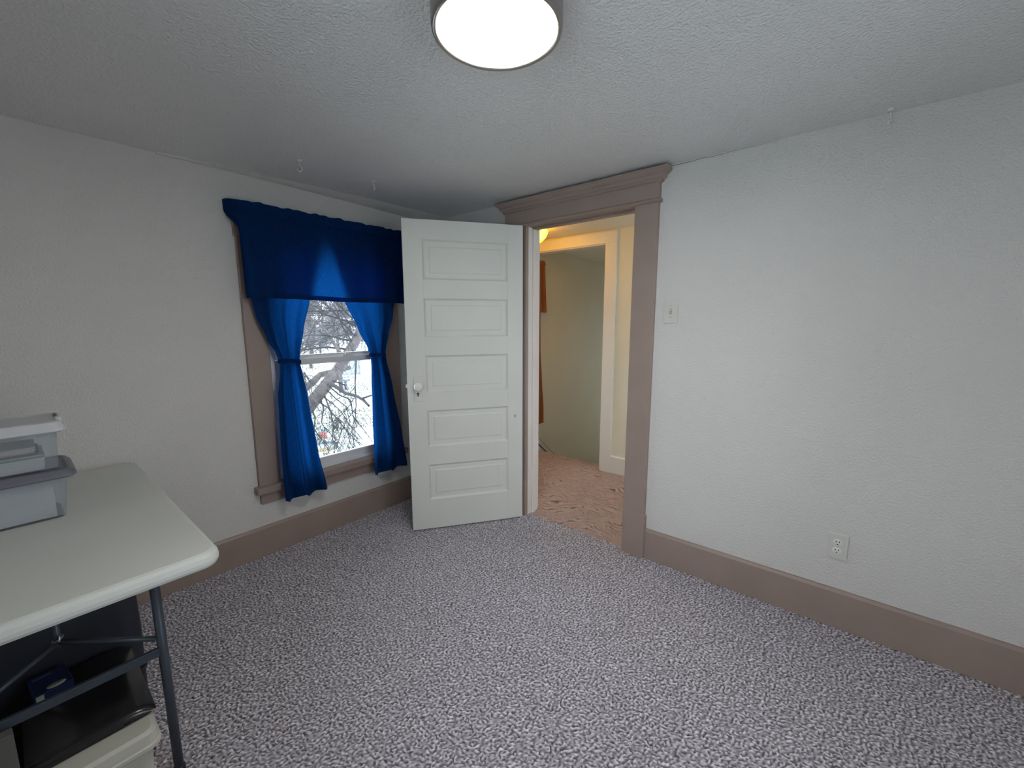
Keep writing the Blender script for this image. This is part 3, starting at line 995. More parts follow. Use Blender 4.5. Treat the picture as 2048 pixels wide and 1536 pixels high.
# moulded top: rounded lip, hollow underside
rings = [tr(0.03, 0.708), tr(0.022, 0.700), tr(0.016, 0.695), tr(0.006, 0.697), tr(0.001, 0.706), tr(0.0, 0.716), tr(0.002, 0.729), tr(0.008, 0.738), tr(0.016, 0.7415), tr(0.024, TZ)]
shell(rings).build('table_top', M_top, tab)
LXp = 1.15
LYA, LYB = -2.115, -2.511
for y in (LYA, LYB):
    MB().tube([(LXp, y, 0.006), (LXp, y, 0.710)], 0.0125, 14).build('leg', M_leg, tab)
    MB().lathe([(0.014, 0), (0.0155, 0.003), (0.0155, 0.022), (0.013, 0.026)], (LXp, y, 0.0), n=16).build('foot_cap', M_black, tab)
MB().rbox(LXp - 0.006, LXp + 0.008, LYB, LYA, 0.418, 0.444, 0.002, 1).build('cross_bar', M_leg, tab)
APX = Vector((1.03, -2.313, 0.520))
for y in (LYA + 0.0, LYB):
    MB().tube([(LXp - 0.008, y - 0.012 * (1 if y > -2.3 else -1), 0.470), tuple(APX)], 0.0075, 10).build('brace', M_leg, tab)
MB().tube([tuple(APX), (0.80, -2.313, 0.700)], 0.008, 10).build('brace_strut', M_leg, tab)
pts = [tuple(APX + Vector((0.010 * math.sin(t), 0.011 * math.cos(t), 0.004 * math.cos(t) + 0.010))) for t in np.linspace(0, 2 * PI, 20)]
MB().tube(pts, 0.0018, 6, cap=False).build('lock_ring', M_zinc, tab)
MB().tube([tuple(APX + Vector((0.01, 0.004, 0.022))), tuple(APX + Vector((0.0, 0.0, -0.03)))], 0.0025, 6).build('lock_pin', M_zinc, tab)
MB().rbox(0.74, 0.86, -2.36, -2.24, 0.694, 0.709, 0.003, 1).build('bracket', M_leg, tab)
# far pair of legs
for y in (LYA, LYB):
    MB().tube([(0.17, y, 0.006), (0.17, y, 0.710)], 0.0125, 14).build('leg', M_leg, tab)
MB().rbox(0.162, 0.176, LYB, LYA, 0.418, 0.444, 0.002, 1).build('cross_bar', M_leg, tab)


# ------------------------------------------------------------------ storage boxes on the table
def plastic(name, col, alpha, rough=0.3):
    mt, nt, p, N, L = new_mat(name)
    out = N['Material Output']
    n = tex(nt, 'ShaderNodeTexNoise', 8, 2)
    r = ramp(nt, n.outputs[0], [(0.3, tuple(c * 0.97 for c in col)), (0.7, col)])
    L.new(r.outputs[0], p.inputs['Base Color'])
    p.inputs['Roughness'].default_value = rough
    if alpha < 1:
        t = N.new('ShaderNodeBsdfTransparent')
        t.inputs[0].default_value = (0.93, 0.95, 0.97, 1)
        mx = N.new('ShaderNodeMixShader')
        mx.inputs[0].default_value = alpha
        L.new(t.outputs[0], mx.inputs[1])
        L.new(p.outputs[0], mx.inputs[2])
        L.new(mx.outputs[0], out.inputs[0])
    return mt


M_clear = plastic('milky_clear_plastic', (0.62, 0.66, 0.70), 0.17, 0.22)
M_lidw = plastic('white_lid_plastic', (0.66, 0.67, 0.70), 0.9, 0.35)
M_lidg = plastic('grey_lid_plastic', (0.14, 0.145, 0.175), 1, 0.4)
M_paper = paint('paper_edges', (0.62, 0.60, 0.585), 0.8, 0.04, 5)
nt = M_paper.node_tree
nz = tex(nt, 'ShaderNodeTexNoise', 8, 2, stretch=(1, 1, 60))
bump(nt, nz.outputs[0], nt.nodes['Principled BSDF'], 0.6, 0.002)


def tub(name, label, x0, x1, y0, y1, z0, z1, lidz, lidm, taper):
    e = empty(name, ((x0 + x1) / 2, (y0 + y1) / 2, z0), label=label, cat='storage box')
    t = 0.0022
    rings = [ring(x0 + taper + 0.006, x1 - taper - 0.006, y0 + taper + 0.006, y1 - taper - 0.006, 0.014, z0),
             ring(x0 + taper, x1 - taper, y0 + taper, y1 - taper, 0.018, z0 + 0.006),
             ring(x0 + 0.006, x1 - 0.006, y0 + 0.006, y1 - 0.006, 0.02, z1 - 0.014),
             ring(x0 - 0.004, x1 + 0.004, y0 - 0.004, y1 + 0.004, 0.022, z1 - 0.012),
             ring(x0 - 0.004, x1 + 0.004, y0 - 0.004, y1 + 0.004, 0.022, z1),
             ring(x0 + 0.004, x1 - 0.004, y0 + 0.004, y1 - 0.004, 0.02, z1),
             ring(x0 + taper + t, x1 - taper - t, y0 + taper + t, y1 - taper - t, 0.017, z0 + 0.006 + t)]
    shell(rings).build('body', M_clear, e)
    lr = [ring(x0 - 0.008, x1 + 0.008, y0 - 0.010, y1 + 0.010, 0.026, z1 - 0.010),
          ring(x0 - 0.013, x1 + 0.013, y0 - 0.018, y1 + 0.018, 0.028, z1 - 0.006),
          ring(x0 - 0.012, x1 + 0.012, y0 - 0.017, y1 + 0.017, 0.028, z1 + 0.004),
          ring(x0 - 0.004, x1 + 0.004, y0 - 0.006, y1 + 0.006, 0.026, lidz - 0.003),
          ring(x0 + 0.004, x1 - 0.004, y0 + 0.002, y1 - 0.002, 0.022, lidz),
          ring(x0 + 0.012, x1 - 0.012, y0 + 0.010, y1 - 0.010, 0.018, lidz - 0.004)]
    shell(lr).build('lid', lidm, e)
    return e


BX0, BX1, BY0, BY1 = 0.415, 0.645, -2.560, -2.222
t1 = tub('storage_box', 'clear plastic storage box with grey lid full of paper', BX0, BX1, BY0, BY1, TZ, 0.895, 0.915, M_lidg, 0.020)
MB().rbox(0.50, 0.56, BY1 - 0.004, BY1 + 0.012, 0.855, 0.888, 0.003, 1).build('handle_tab', M_clear, t1)
Z2 = 0.9108
t2 = tub('storage_box', 'clear plastic storage box with white lid holding folders', BX0 + 0.01, BX1 - 0.005, BY0 + 0.01, BY1 - 0.008, Z2, 1.052, 1.078, M_lidw, 0.012)
MB().rbox(0.47, 0.59, BY1 - 0.012, BY1 + 0.004, 1.062, 1.084, 0.005, 2).build('latch', M_lidw, t2)
MB().rbox(0.50, 0.56, BY1 - 0.0135, BY1 - 0.002, 1.079, 1.0865, 0.003, 1).build('latch_grip', M_lidg, t2)


def stack(name, label, x0, x1, y0, y1, z0, z1, mat, cat='papers', jit=0.003, nl=8):
    v = []
    rr = random.Random(label)
    zz = np.linspace(z0, z1, nl + 1)
    mb = MB()
    for i in range(nl):
        a = rr.uniform(-jit, jit)
        c = rr.uniform(-jit, jit)
        mb.box(x0 + a, x1 + a, y0 + c, y1 + c, zz[i], zz[i + 1] + 0.0001)
    return tag(mb.build(name, mat), label, cat)


stack('paper_stack', 'thick stack of white paper inside the grey lidded storage box', BX0 + 0.035, BX1 - 0.026, BY0 + 0.03, BY1 - 0.042, TZ + 0.0085, 0.880, M_paper, jit=0.0015)
M_green = paint('green_folder_card', (0.12, 0.24, 0.13), 0.6)
M_mint = paint('mint_card', (0.42, 0.50, 0.43), 0.6)
M_navy = paint('dark_binder', (0.035, 0.035, 0.06), 0.5)
M_gold = paint('buff_card', (0.52, 0.38, 0.20), 0.6)
zz = Z2 + 0.0085
SXa, SXb, SYa = BX0 + 0.045, BX1 - 0.028, BY0 + 0.04
stack('paper_stack', 'white paper stack at the bottom of the white lidded storage box', SXa, SXb, SYa, BY1 - 0.052, zz, zz + 0.040, M_paper)
stack('folder', 'green card folder lying on the paper stack in the box', SXa, SXb + 0.003, SYa, BY1 - 0.049, zz + 0.0402, zz + 0.0462, M_green, 'folder', 0.001, 2)
stack('folder', 'pale mint card folder lying on the green folder', SXa, SXb + 0.002, SYa, BY1 - 0.049, zz + 0.0464, zz + 0.0505, M_mint, 'folder', 0.001, 2)
stack('binder', 'thin dark binder between mint folder and buff card', SXa, SXb, SYa, BY1 - 0.058, zz + 0.0507, zz + 0.0595, M_navy, 'binder', 0.001, 2)
stack('folder', 'buff tan card folder lying on the dark binder', SXa, SXb, SYa, BY1 - 0.068, zz + 0.0597, zz + 0.0640, M_gold, 'folder', 0.001, 3)
stack('paper_stack', 'thin white paper sheaf on top of the buff folder', SXa, SXb, SYa, BY1 - 0.068, zz + 0.0642, zz + 0.078, M_paper)

# ------------------------------------------------------------------ things under the table
M_cream = paint('cream_tote_plastic', (0.50, 0.485, 0.42), 0.4, 0.03)
M_gloss = paint('glossy_black_plastic', (0.018, 0.018, 0.020), 0.22, 0.05, 8, 300, 0.06, 0.001)
M_bag = paint('dark_navy_nylon', (0.014, 0.016, 0.028), 0.6, 0.2, 9, 350, 0.2, 0.001)
M_pull = paint('dull_zip_pull', (0.28, 0.27, 0.27), 0.4)
CX0, CX1, CY0, CY1 = 0.815, 1.255, -2.400, -2.163
tote = empty('storage_tote', ((CX0 + CX1) / 2, (CY0 + CY1) / 2, 0), label='cream plastic storage tote on the carpet under the table', cat='storage box')
rings = [ring(CX0 + 0.03, CX1 - 0.03, CY0 + 0.026, CY1 - 0.026, 0.02, 0.0), ring(CX0 + 0.02, CX1 - 0.02, CY0 + 0.018, CY1 - 0.018, 0.025, 0.012), ring(CX0 + 0.01, CX1 - 0.008, CY0 + 0.01, CY1 - 0.008, 0.03, 0.245)]
shell(rings).build('body', M_cream, tote)
rings = [ring(CX0, CX1 + 0.003, CY0, CY1 + 0.003, 0.03, 0.222), ring(CX0 - 0.004, CX1 + 0.008, CY0 - 0.004, CY1 + 0.008, 0.03, 0.228), ring(CX0 - 0.004, CX1 + 0.008, CY0 - 0.004, CY1 + 0.008, 0.03, 0.238), ring(CX0, CX1 + 0.004, CY0, CY1 + 0.004, 0.03, 0.241), ring(CX0, CX1 + 0.004, CY0, CY1 + 0.004, 0.03, 0.247),
         ring(CX0 + 0.002, CX1 + 0.002, CY0 + 0.002, CY1 + 0.002, 0.028, 0.270), ring(CX0 + 0.012, CX1 - 0.008, CY0 + 0.012, CY1 - 0.008, 0.024, 0.277)]
shell(rings).build('lid', M_cream, tote)

case = empty('black_case', (1.0, -2.3, 0.28), label='flat glossy black plastic case lying on the cream tote', cat='case')
KX0, KX1, KY0, KY1 = 0.828, 1.185, -2.402, -2.155
rings = [ring(KX0, KX1, KY0, KY1, 0.02, 0.277), ring(KX0, KX1 + 0.002, KY0, KY1 + 0.002, 0.02, 0.290)]
shell(rings).build('base', M_gloss, case)
prof = [(KY0, 0.291), (KY0, 0.309)]
for t in np.linspace(0, 1, 9):
    prof.append((KY1 - 0.052 + 0.055 * t, 0.310 - 0.019 * t ** 2.2))
prof.append((KY1 + 0.003, 0.288))
lid = MB()
npf = len(prof)
xs_ = [KX0, KX0 + 0.01, KX1 - 0.018, KX1 - 0.006, KX1 + 0.003, KX1 + 0.006]
dz_ = [0.002, 0.0, 0.0, 0.002, 0.007, 0.016]
vs = []
for x, dz in zip(xs_, dz_):
    vs += [(x, y, max(0.288, z - dz)) for y, z in prof]
fs = [(i * npf + k, i * npf + k + 1, (i + 1) * npf + k + 1, (i + 1) * npf + k) for i in range(len(xs_) - 1) for k in range(npf - 1)]
fs += [tuple(range(npf)), tuple((len(xs_) - 1) * npf + k for k in range(npf))[::-1]]
lid.add(vs, fs, True).build('lid', M_gloss, case)
MB().rbox(KX1 - 0.003, KX1 + 0.006, KY1 - 0.07, KY1 - 0.05, 0.282, 0.293, 0.002, 1).build('latch', M_gloss, case)

pk = empty('retail_package', (0.9, -2.36, 0.31), label='dark blue package with pale oval on the black case', cat='package')
M_pkg = paint('dark_blue_print', (0.012, 0.022, 0.075), 0.4)
M_pkw = paint('pale_print', (0.36, 0.40, 0.30), 0.5)
M_pkl = paint('grey_blue_print', (0.10, 0.13, 0.20), 0.5)
Mp = Matrix.Translation((0.905, -2.345, 0.3095)) @ Matrix.Rotation(0.10, 4, 'Z')
MB().rbox(-0.06, 0.045, -0.035, 0.045, 0, 0.032, 0.002, 1).xf(Mp).build('package_box', M_pkg, pk)
MB().lathe([(0.020, 0), (0.020, 0.0006)], (0, 0, 0), n=32).xf(Mp @ Matrix.Translation((0.028, 0.012, 0.0317)) @ Matrix.Diagonal((0.6, 1, 1, 1))).build('oval_print', M_pkw, pk)
MB().box(-0.045, -0.038, -0.028, 0.012, 0.0317, 0.0323).xf(Mp).build('text_stripe', M_pkl, pk)
MB().box(0.0447, 0.0453, -0.032, -0.016, 0.003, 0.029).xf(Mp).build('side_print', M_pkw, pk)

bag = empty('travel_bag', (0.60, -2.3, 0), label='tall dark navy nylon bag standing behind the cream tote under the table', cat='bag')
GX0, GX1, GY0, GY1 = 0.36, 0.80, -2.52, -2.118
rings = [ring(GX0 + 0.03, GX1 - 0.02, GY0 + 0.03, GY1 - 0.02, 0.04, 0.0), ring(GX0 + 0.005, GX1, GY0 + 0.005, GY1, 0.06, 0.03), ring(GX0, GX1 + 0.004, GY0, GY1 + 0.006, 0.06, 0.30), ring(GX0 + 0.004, GX1, GY0 + 0.004, GY1 + 0.002, 0.06, 0.55), ring(GX0 + 0.03, GX1 - 0.02, GY0 + 0.03, GY1 - 0.02, 0.05, 0.60), ring(GX0 + 0.08, GX1 - 0.07, GY0 + 0.08, GY1 - 0.07, 0.03, 0.618)]
shell(rings, sm=True).build('body', M_bag, bag)
for z in (0.16, 0.47):
    MB().tube([(a, b_, z) for a, b_ in rrect(GX0, GX1 + 0.004, GY0, GY1 + 0.005, 0.06)] + [(GX1 + 0.004, GY1 - 0.055, z)], 0.005, 6, cap=False).build('piping', M_bag, bag)
for dy, k in ((0.006, 0.0), (0.010, 0.03)):
    MB().tube([(0.745 - k, GY1 + dy - 0.002, 0.475), (0.748 - k, GY1 + dy + 0.006, 0.455), (0.75 - k, GY1 + dy + 0.008, 0.425)], 0.003, 6).build('zip_pull', M_pull, bag)
MB().tube([(0.50, -2.20, 0.612), (0.51, -2.24, 0.655), (0.52, -2.32, 0.668), (0.53, -2.40, 0.655), (0.54, -2.44, 0.612)], 0.009, 8).build('handle', M_bag, bag)

M_cart = paint('dark_grey_board', (0.10, 0.095, 0.09), 0.8, 0.08, 8)
ct = empty('carton', (1.178, -2.55, 0), label='narrow dark grey upright carton beside the cream tote', cat='carton')
MB().rbox(1.168, 1.196, -2.70, -2.408, 0.0, 0.425, 0.002, 1).build('box', M_cart, ct)
MB().box(1.1685, 1.1955, -2.699, -2.409, 0.4245, 0.4262).build('flap', M_cart, ct)

# ------------------------------------------------------------------ garden outside
GZ = -3.2
M_snow, nt, p, N, L = new_mat('patchy_snow')
n1 = tex(nt, 'ShaderNodeTexNoise', 0.5, 6, rough=0.65)
n2 = tex(nt, 'ShaderNodeTexNoise', 5, 5, stretch=(1, 1, 1), rough=0.7)
mm = N.new('ShaderNodeMath')
mm.operation = 'MULTIPLY'
L.new(n1.outputs[0], mm.inputs[0])
L.new(n2.outputs[0], mm.inputs[1])
r = ramp(nt, mm.outputs[0], [(0.14, (0.28, 0.36, 0.33)), (0.20, (0.55, 0.64, 0.62)), (0.27, (0.80, 0.83, 0.84)), (0.4, (0.84, 0.86, 0.88))])
L.new(r.outputs[0], p.inputs['Base Color'])
p.inputs['Roughness'].default_value = 0.9
bump(nt, n2.outputs[0], p, 0.5, 0.05)
gnx, gny = 120, 110
vs = []
for j in range(gny + 1):
    for i in range(gnx + 1):
        x = -210 + 260 * i / gnx
        y = -80 + 230 * j / gny
        z = GZ + 0.10 * math.sin(x * 0.31 + 1) * math.cos(y * 0.27)
        vs.append((x, y, z))
fs = [(j * (gnx + 1) + i, j * (gnx + 1) + i + 1, (j + 1) * (gnx + 1) + i + 1, (j + 1) * (gnx + 1) + i) for j in range(gny) for i in range(gnx)]
ground = MB().add(vs, fs, True).build('ground', M_snow, fix=False)
struct(ground)


def gz(x, y):
    return GZ + 0.10 * math.sin(x * 0.31 + 1) * math.cos(y * 0.27)


M_bark = paint('grey_bark', (0.13, 0.115, 0.12), 0.9, 0.25, 6, 30, 0.6, 0.02)
M_twig = paint('dark_twig_bark', (0.045, 0.045, 0.05), 0.9, 0.2, 6)
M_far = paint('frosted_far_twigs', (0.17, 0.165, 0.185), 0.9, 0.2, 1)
M_blade = paint('dry_grass', (0.16, 0.19, 0.15), 0.9, 0.3, 3)


def grow(mb, rnd, p, d, length, rad, depth, droop=0.0, nseg=4, kids=4, sides=4, spread=0.8, twigf=0.62, rmin=0.0035):
    pts = [p.copy()]
    q = p.copy()
    dd = d.normalized()
    for i in range(nseg):
        dd = (dd + Vector((rnd.gauss(0, .16), rnd.gauss(0, .16), rnd.gauss(0, .12) - droop))).normalized()
        q = q + dd * (length / nseg)
        pts.append(q.copy())
    mb.tube(pts, [max(rmin, rad * (1 - 0.7 * i / nseg)) for i in range(nseg + 1)], sides if rad > 0.02 else 3, cap=False)
    if depth > 0:
        for k in range(kids):
            t = rnd.uniform(0.2, 1.0)
            i = min(nseg - 1, int(t * nseg))
            base = pts[i].lerp(pts[i + 1], t * nseg - i)
            ax = Vector((rnd.gauss(0, 1), rnd.gauss(0, 1), rnd.gauss(0, 1))).normalized()
            nd = (dd + ax * spread).normalized()
            grow(mb, rnd, base, nd, length * twigf * rnd.uniform(0.7, 1.2), rad * 0.5, depth - 1, droop, nseg, kids, sides, spread, twigf, rmin)


# the big leaning tree whose drooping twigs cross the window
rnd = random.Random(3)
D = 13.0
base = on_z(520, 930, GZ)
base.z = gz(base.x, base.y) - 0.1
trunk_pts = [base, at(585, 858, D), at(612, 820, D), at(646, 778, D), at(680, 735, D + .2), at(712, 680, D + .5), at(742, 625, D + .8), at(790, 540, D + 1.0), at(830, 440, D + 1.2)]
tree = empty('leaning_tree', base, label='large bare leaning tree with drooping twigs outside the blue curtained window', cat='tree')
MB().tube(trunk_pts, [0.26, 0.20, 0.185, 0.17, 0.155, 0.14, 0.12, 0.09, 0.06], 12).build('trunk', M_bark, tree)
limb = MB()
L2 = [at(580, 800, D + 1), at(625, 765, D + 1), at(640, 750, D + 1), at(700, 735, D + 1.5)]
limb.tube(L2, [0.12, 0.11, 0.09, 0.07], 8, cap=False)
L3 = [at(655, 768, D), at(670, 772, D - .5), at(690, 786, D - 1), at(715, 793, D - 1.4), at(727, 800, D - 1.6), at(738, 812, D - 1.8)]
bough = MB()
bough.tube(L3, [0.07, 0.055, 0.045, 0.04, 0.035, 0.03], 6, cap=False)
bough.tube([at(724, 797, D - 1.6), at(745, 790, D - 1.8)], [0.03, 0.02], 6, cap=False)
bough.build('bough', M_twig, tree)
limb.tube([at(742, 625, D + .8), at(700, 600, D + .5), at(640, 590, D)], [0.09, 0.07, 0.04], 6, cap=False)
limb.tube([at(712, 680, D + .5), at(720, 640, D + .3), at(735, 600, D), at(770, 540, D)], [0.08, 0.06, 0.05, 0.04], 6, cap=False)
limb.tube([at(690, 720, D + .3), at(650, 660, D - .2), at(635, 645, D - .4)], [0.06, 0.04, 0.03], 6, cap=False)
limb.build('limb', M_bark, tree)
twigs = MB()
droops = [
    [(632, 800), (655, 815), (672, 835), (690, 858), (706, 876), (722, 890)],
    [(640, 790), (662, 805), (680, 822), (698, 850), (718, 872)],
    [(650, 775), (672, 798), (690, 812), (700, 845)],
    [(622, 818), (632, 835), (628, 858), (640, 875)],
    [(618, 818), (606, 832), (618, 850)],
    [(640, 792), (648, 815), (645, 845), (655, 865)],
    [(645, 785), (660, 820), (668, 850), (665, 885)],
    [(655, 770), (680, 790), (700, 800), (705, 830), (715, 855)],
    [(610, 745), (620, 765), (625, 790)],
    [(600, 740), (612, 760), (614, 785)],
    [(660, 760), (690, 770), (700, 790)],
]
for dpts in droops:
    D1 = D
    pts = []
    for i, (a, c) in enumerate(dpts):
        pts.append(at(a + rnd.uniform(-2, 2), c, D - 0.35 * i))
    rr0 = 0.026
    twigs.tube(pts, [rr0 * (1 - 0.65 * i / (len(pts) - 1)) for i in range(len(pts))], 4, cap=False)
    for k in range(9):
        i = rnd.randrange(len(pts) - 1)
        t = rnd.random()
        bp = pts[i].lerp(pts[i + 1], t)
        dr = (pts[i + 1] - pts[i]).normalized() + Vector((rnd.gauss(0, .5), rnd.gauss(0, .5), rnd.gauss(-.1, .4)))
        grow(twigs, rnd, bp, dr, rnd.uniform(0.5, 0.9), 0.009, 2, 0.12, 4, 3, 4, 0.7)
for t in np.linspace(0.58, 0.99, 32):
    k = t * (len(trunk_pts) - 1)
    i = min(len(trunk_pts) - 2, int(k))
    bp = trunk_pts[i].lerp(trunk_pts[i + 1], k - i)
    dr = Vector((rnd.gauss(-.2, 1), rnd.gauss(-.5, 1), rnd.gauss(.35, .5)))
    grow(twigs, rnd, bp, dr, rnd.uniform(1.6, 2.8), 0.030, 3, 0.02, 4, 5, 4, 0.85)
twigs.build('twigs', M_twig, tree, fix=False)['kind'] = 'stuff'

# bare trees behind, sharing three crowns
protos = []
for s in range(3):
    rd = random.Random(20 + s)
    tk = MB()
    hgt = 9 + s
    tp = [Vector((0, 0, -0.2))]
    for i in range(6):
        tp.append(Vector((rd.gauss(0, .15), rd.gauss(0, .15), hgt * (i + 1) / 6)) + Vector((tp[-1].x, tp[-1].y, 0)))
    tk.tube(tp, [0.18 * (1 - 0.75 * i / 6) for i in range(7)], 8, cap=False)
    cw = MB()
    for k in range(30):
        t = rd.uniform(0.12, 1.0)
        kk = t * 6
        i = min(5, int(kk))
        bp = tp[i].lerp(tp[i + 1], kk - i)
        a = rd.uniform(0, 2 * PI)
        dr = Vector((math.cos(a), math.sin(a), rd.uniform(0.6, 1.5)))
        grow(cw, rd, bp, dr, rd.uniform(1.5, 2.6) * (1.2 - 0.5 * t), 0.055, 3, 0.02, 4, 6, 4, 0.85, 0.62, 0.011)
    protos.append((tk, cw))
radius = [max(math.hypot(p[0], p[1]) for p in protos[k][0].v + protos[k][1].v) for k in range(3)]
slender_at = on_z(683, 785, GZ)
shed_at = on_z(722, 745, GZ)
basin_at = on_z(650, 896, GZ)
birdbath_at = on_z(692, 780, GZ)
# every tree gets ground of its own: rows from 44 m back, each clear of its neighbours
taken = [(slender_at.x, slender_at.y, 4.0), (shed_at.x, shed_at.y, 3.2)]
far_spots = []
for lo, hi, want in ((598, 752, 18), (380, 560, 3), (790, 900, 2)):
    got = 0
    dist = 44.0
    while got < want and dist < 190:
        cands = [lo + (hi - lo) * q / 22.0 for q in range(23)]
        used = [f[0] for f in far_spots]
        cands.sort(key=lambda c: -min([abs(c - u) for u in used] + [60]))
        for px in cands:
            k = len(far_spots) % 3
            sc = 0.95 + 0.15 * math.sin(px)
            rr_ = radius[k] * sc + 0.1
            dr = ray(px, 700)
            h2 = Vector((dr.x, dr.y, 0)).normalized()
            x, y = CAM.x + h2.x * dist, CAM.y + h2.y * dist
            if all(abs(x - tx) > rr_ + tr_ or abs(y - ty) > rr_ + tr_ for tx, ty, tr_ in taken):
                taken.append((x, y, rr_))
                far_spots.append((px, x, y, k, sc))
                got += 1
                break
        else:
            dist += 1.0
meshes = {}
for (px, x, y, s, sc) in far_spots:
    e = empty('bare_tree', (x, y, gz(x, y)), label='bare winter tree standing in the row at the back of the snowy garden', cat='tree', group='bare trees at the back of the garden')
    e.rotation_euler = (0, 0, px * 1.7)
    e.scale = (sc, sc, sc)
    for part, k, mt in (('trunk', 0, M_bark), ('crown', 1, M_far)):
        if (s, k) not in meshes:
            o = protos[s][k].build(part, mt, fix=False)
            meshes[(s, k)] = o.data
        else:
            o = bpy.data.objects.new(part, meshes[(s, k)])
            COL.objects.link(o)
        o.parent = e
        if k == 1:
            o['kind'] = 'stuff'

# grass blades poking through the snow
mb_v, mb_f = [], []
for k in range(9000):
    a = ray(rnd.uniform(560, 800), 800)
    dist = 11 + 30 * rnd.random() ** 1.4
    h2 = Vector((a.x, a.y, 0)).normalized()
    x, y = CAM.x + h2.x * dist, CAM.y + h2.y * dist
    if math.sin(x * 0.9 + 0.4 * y) + math.sin(y * 1.1 - 0.3 * x) < -0.2:
        continue
    if any(math.hypot(x - c.x, y - c.y) < r0 for c, r0 in ((basin_at, 0.65), (birdbath_at, 0.4), (slender_at, 0.35), (shed_at, 3.2))):
        continue
    z = gz(x, y)
    t = rnd.uniform(0, PI)
    hh = rnd.uniform(0.04, 0.13)
    wv = Vector((math.cos(t), math.sin(t), 0)) * rnd.uniform(0.02, 0.06)
    ln = Vector((rnd.gauss(0, .05), rnd.gauss(0, .05), hh))
    o = len(mb_v)
    c = Vector((x, y, z - 0.01))
    mb_v += [tuple(c - wv), tuple(c + wv), tuple(c + ln)]
    mb_f.append((o, o + 1, o + 2))
gr = MB().add(mb_v, mb_f).build('grass_tufts', M_blade, fix=False)
tag(gr, 'dry grass tips poking through the thin garden snow', 'grass', kind='stuff')

# red feeder on a pole, stone ringed basin, birdbath, birdhouse tree and shed
M_red = paint('faded_red_paint', (0.50, 0.12, 0.11), 0.5, 0.1)
M_stone = paint('dark_stone', (0.16, 0.20, 0.24), 0.8, 0.2, 4)
M_ice = paint('pale_ice', (0.50, 0.62, 0.70), 0.25, 0.05)
M_tan = paint('tan_stone', (0.46, 0.38, 0.25), 0.8, 0.2, 4)
fp = on_z(640, 884, GZ)
fd = empty('bird_feeder', (fp.x, fp.y, gz(fp.x, fp.y)), label='small red bird feeder on a thin pole above the snowy garden basin', cat='bird feeder')
g0 = gz(fp.x, fp.y)
dirh = Vector((R_.x, R_.y, 0)).normalized()
MB().tube([(fp.x, fp.y, g0 - .05), (fp.x, fp.y, g0 + 0.58), tuple(Vector((fp.x, fp.y, g0 + 0.66)) + dirh * 0.06), tuple(Vector((fp.x, fp.y, g0 + 0.64)) + dirh * 0.16)], 0.012, 6).build('pole', M_stone, fd)
fc = Vector((fp.x, fp.y, g0 + 0.20)) + dirh * 0.16
ang = math.atan2(dirh.y, dirh.x)
Mf = Matrix.Translation(fc) @ Matrix.Rotation(ang, 4, 'Z')
MB().rbox(-0.11, 0.11, -0.1, 0.1, -0.02, 0.2, 0.015, 2).xf(Mf).build('hopper', M_red, fd)
MB().rbox(-0.13, 0.13, -0.12, 0.12, -0.04, -0.015, 0.008, 1).xf(Mf).build('tray', M_stone, fd)
for s in (-1, 1):
    MB().lathe([(0.01, 0), (0.04, 0.02), (0.045, 0.05), (0.03, 0.08), (0.005, 0.09)], (s * 0.06, 0, 0.24), n=12).xf(Mf).build('roof_knob', M_stone, fd)
MB().prism([(-0.14, 0.2), (0.14, 0.2), (0.09, 0.245), (-0.09, 0.245)], 'y', -0.12, 0.12).xf(Mf).build('roof', M_stone, fd)
MB().tube([(0, 0, 0.24), (0, 0, 0.44)], 0.006, 5).xf(Mf).build('hanger', M_stone, fd)

pc = basin_at
pz = gz(pc.x, pc.y)
pond = empty('garden_basin', (pc.x, pc.y, pz), label='round icy garden basin ringed with dark stones', cat='basin')
MB().lathe([(0.36, 0.0), (0.36, 0.09), (0.02, 0.08)], (pc.x, pc.y, pz), n=32).build('ice', M_ice, pond)
for k in range(16):
    a = 2 * PI * k / 16
    rr1 = random.Random(k)
    Mr = Matrix.Translation((pc.x + 0.40 * math.cos(a), pc.y + 0.40 * math.sin(a), pz + 0.07)) @ Matrix.Rotation(a, 4, 'Z') @ Matrix.Diagonal((0.8, 1.1, rr1.uniform(0.8, 1.2), 1))
    MB().rbox(-0.07, 0.07, -0.075, 0.075, -0.08, 0.08, 0.03, 2).xf(Mr).build('stone', M_stone if math.sin(a - ang) > -0.6 else M_tan, pond)

bp = birdbath_at
bz = gz(bp.x, bp.y)
bb = empty('birdbath', (bp.x, bp.y, bz), label='dark pedestal birdbath standing far out in the snowy garden', cat='birdbath')
MB().lathe([(0.22, -0.02), (0.20, 0.05), (0.10, 0.12), (0.09, 0.5), (0.13, 0.58)], (bp.x, bp.y, bz), n=20).build('pedestal', M_stone, bb)
MB().lathe([(0.10, 0.57), (0.30, 0.62), (0.34, 0.70), (0.32, 0.70), (0.27, 0.65), (0.02, 0.63)], (bp.x, bp.y, bz), n=24).build('bowl', M_stone, bb)

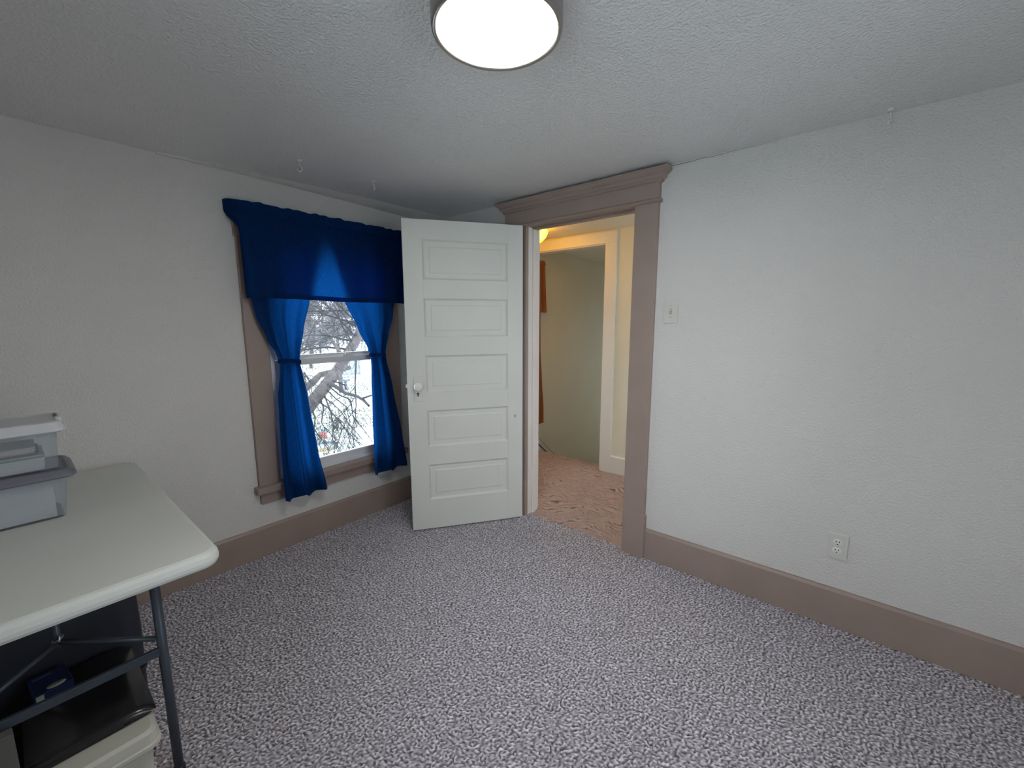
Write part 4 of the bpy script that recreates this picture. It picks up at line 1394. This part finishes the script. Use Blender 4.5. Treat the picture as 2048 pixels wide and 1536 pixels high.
tp_ = slender_at
tz = gz(tp_.x, tp_.y)
th = empty('slender_tree', (tp_.x, tp_.y, tz), label='slender straight tree trunk beside the garden birdbath', cat='tree')
MB().tube([(tp_.x, tp_.y, tz - .1), (tp_.x - 0.05, tp_.y, tz + 1.6), (tp_.x, tp_.y - .05, tz + 3.4), (tp_.x + 0.1, tp_.y, tz + 6.5), (tp_.x + 0.1, tp_.y + .2, tz + 10)], [0.16, 0.13, 0.11, 0.08, 0.03], 8).build('trunk', M_bark, th)
tw = MB()
for k in range(14):
    hz = rnd.uniform(2.8, 9)
    grow(tw, rnd, Vector((tp_.x + 0.1 * min(1, max(0, (hz - 3.4) / 3.1)), tp_.y - 0.03, tz + hz)), Vector((rnd.gauss(0, 1), rnd.gauss(0, 1), .4)), rnd.uniform(1.2, 2.2), 0.04, 2, 0.02, 4, 4, 4)
tw.build('twigs', M_far, th, fix=False)['kind'] = 'stuff'
bh = empty('birdhouse', (tp_.x, tp_.y, tz + 1.5), label='little red birdhouse mounted on the slender garden tree', cat='birdhouse')
tow = Vector((CAM.x - tp_.x, CAM.y - tp_.y, 0)).normalized()
Mh = Matrix.Translation(Vector((tp_.x, tp_.y, tz + 1.45)) + tow * 0.24) @ Matrix.Rotation(math.atan2(tow.y, tow.x), 4, 'Z')
MB().rbox(-0.11, 0.11, -0.11, 0.11, 0, 0.26, 0.01, 1).xf(Mh).build('box', M_red, bh)
MB().prism([(-0.15, 0.25), (0.15, 0.25), (0.0, 0.37)], 'x', -0.15, 0.15).xf(Mh).build('roof', M_stone, bh)
MB().lathe([(0.03, 0), (0.03, 0.004)], (0.111, 0, 0.16), (1, 0, 0), 14).xf(Mh).build('entry_hole', M_black, bh)

M_sid = paint('blue_grey_siding', (0.30, 0.34, 0.42), 0.7, 0.08, 3)
sp_ = shed_at
sz = gz(sp_.x, sp_.y)
Ms = Matrix.Translation((sp_.x, sp_.y, sz)) @ Matrix.Rotation(math.atan2(sp_.y - CAM.y, sp_.x - CAM.x) + 0.3, 4, 'Z')
sh = empty('garden_shed', (sp_.x, sp_.y, sz), label='blue grey garden shed at the far edge of the snowy lawn', cat='shed')
MB().box(-1.5, 1.5, -2.0, 2.0, -0.2, 1.9).xf(Ms).build('walls', M_sid, sh)
MB().prism([(-2.2, 1.85), (2.2, 1.85), (0, 2.9)], 'x', -1.7, 1.7).xf(Ms).build('roof', M_snow, sh)
MB().box(-1.53, -1.49, -0.5, 0.5, 0.0, 1.7).xf(Ms).build('door', M_vinyl, sh)
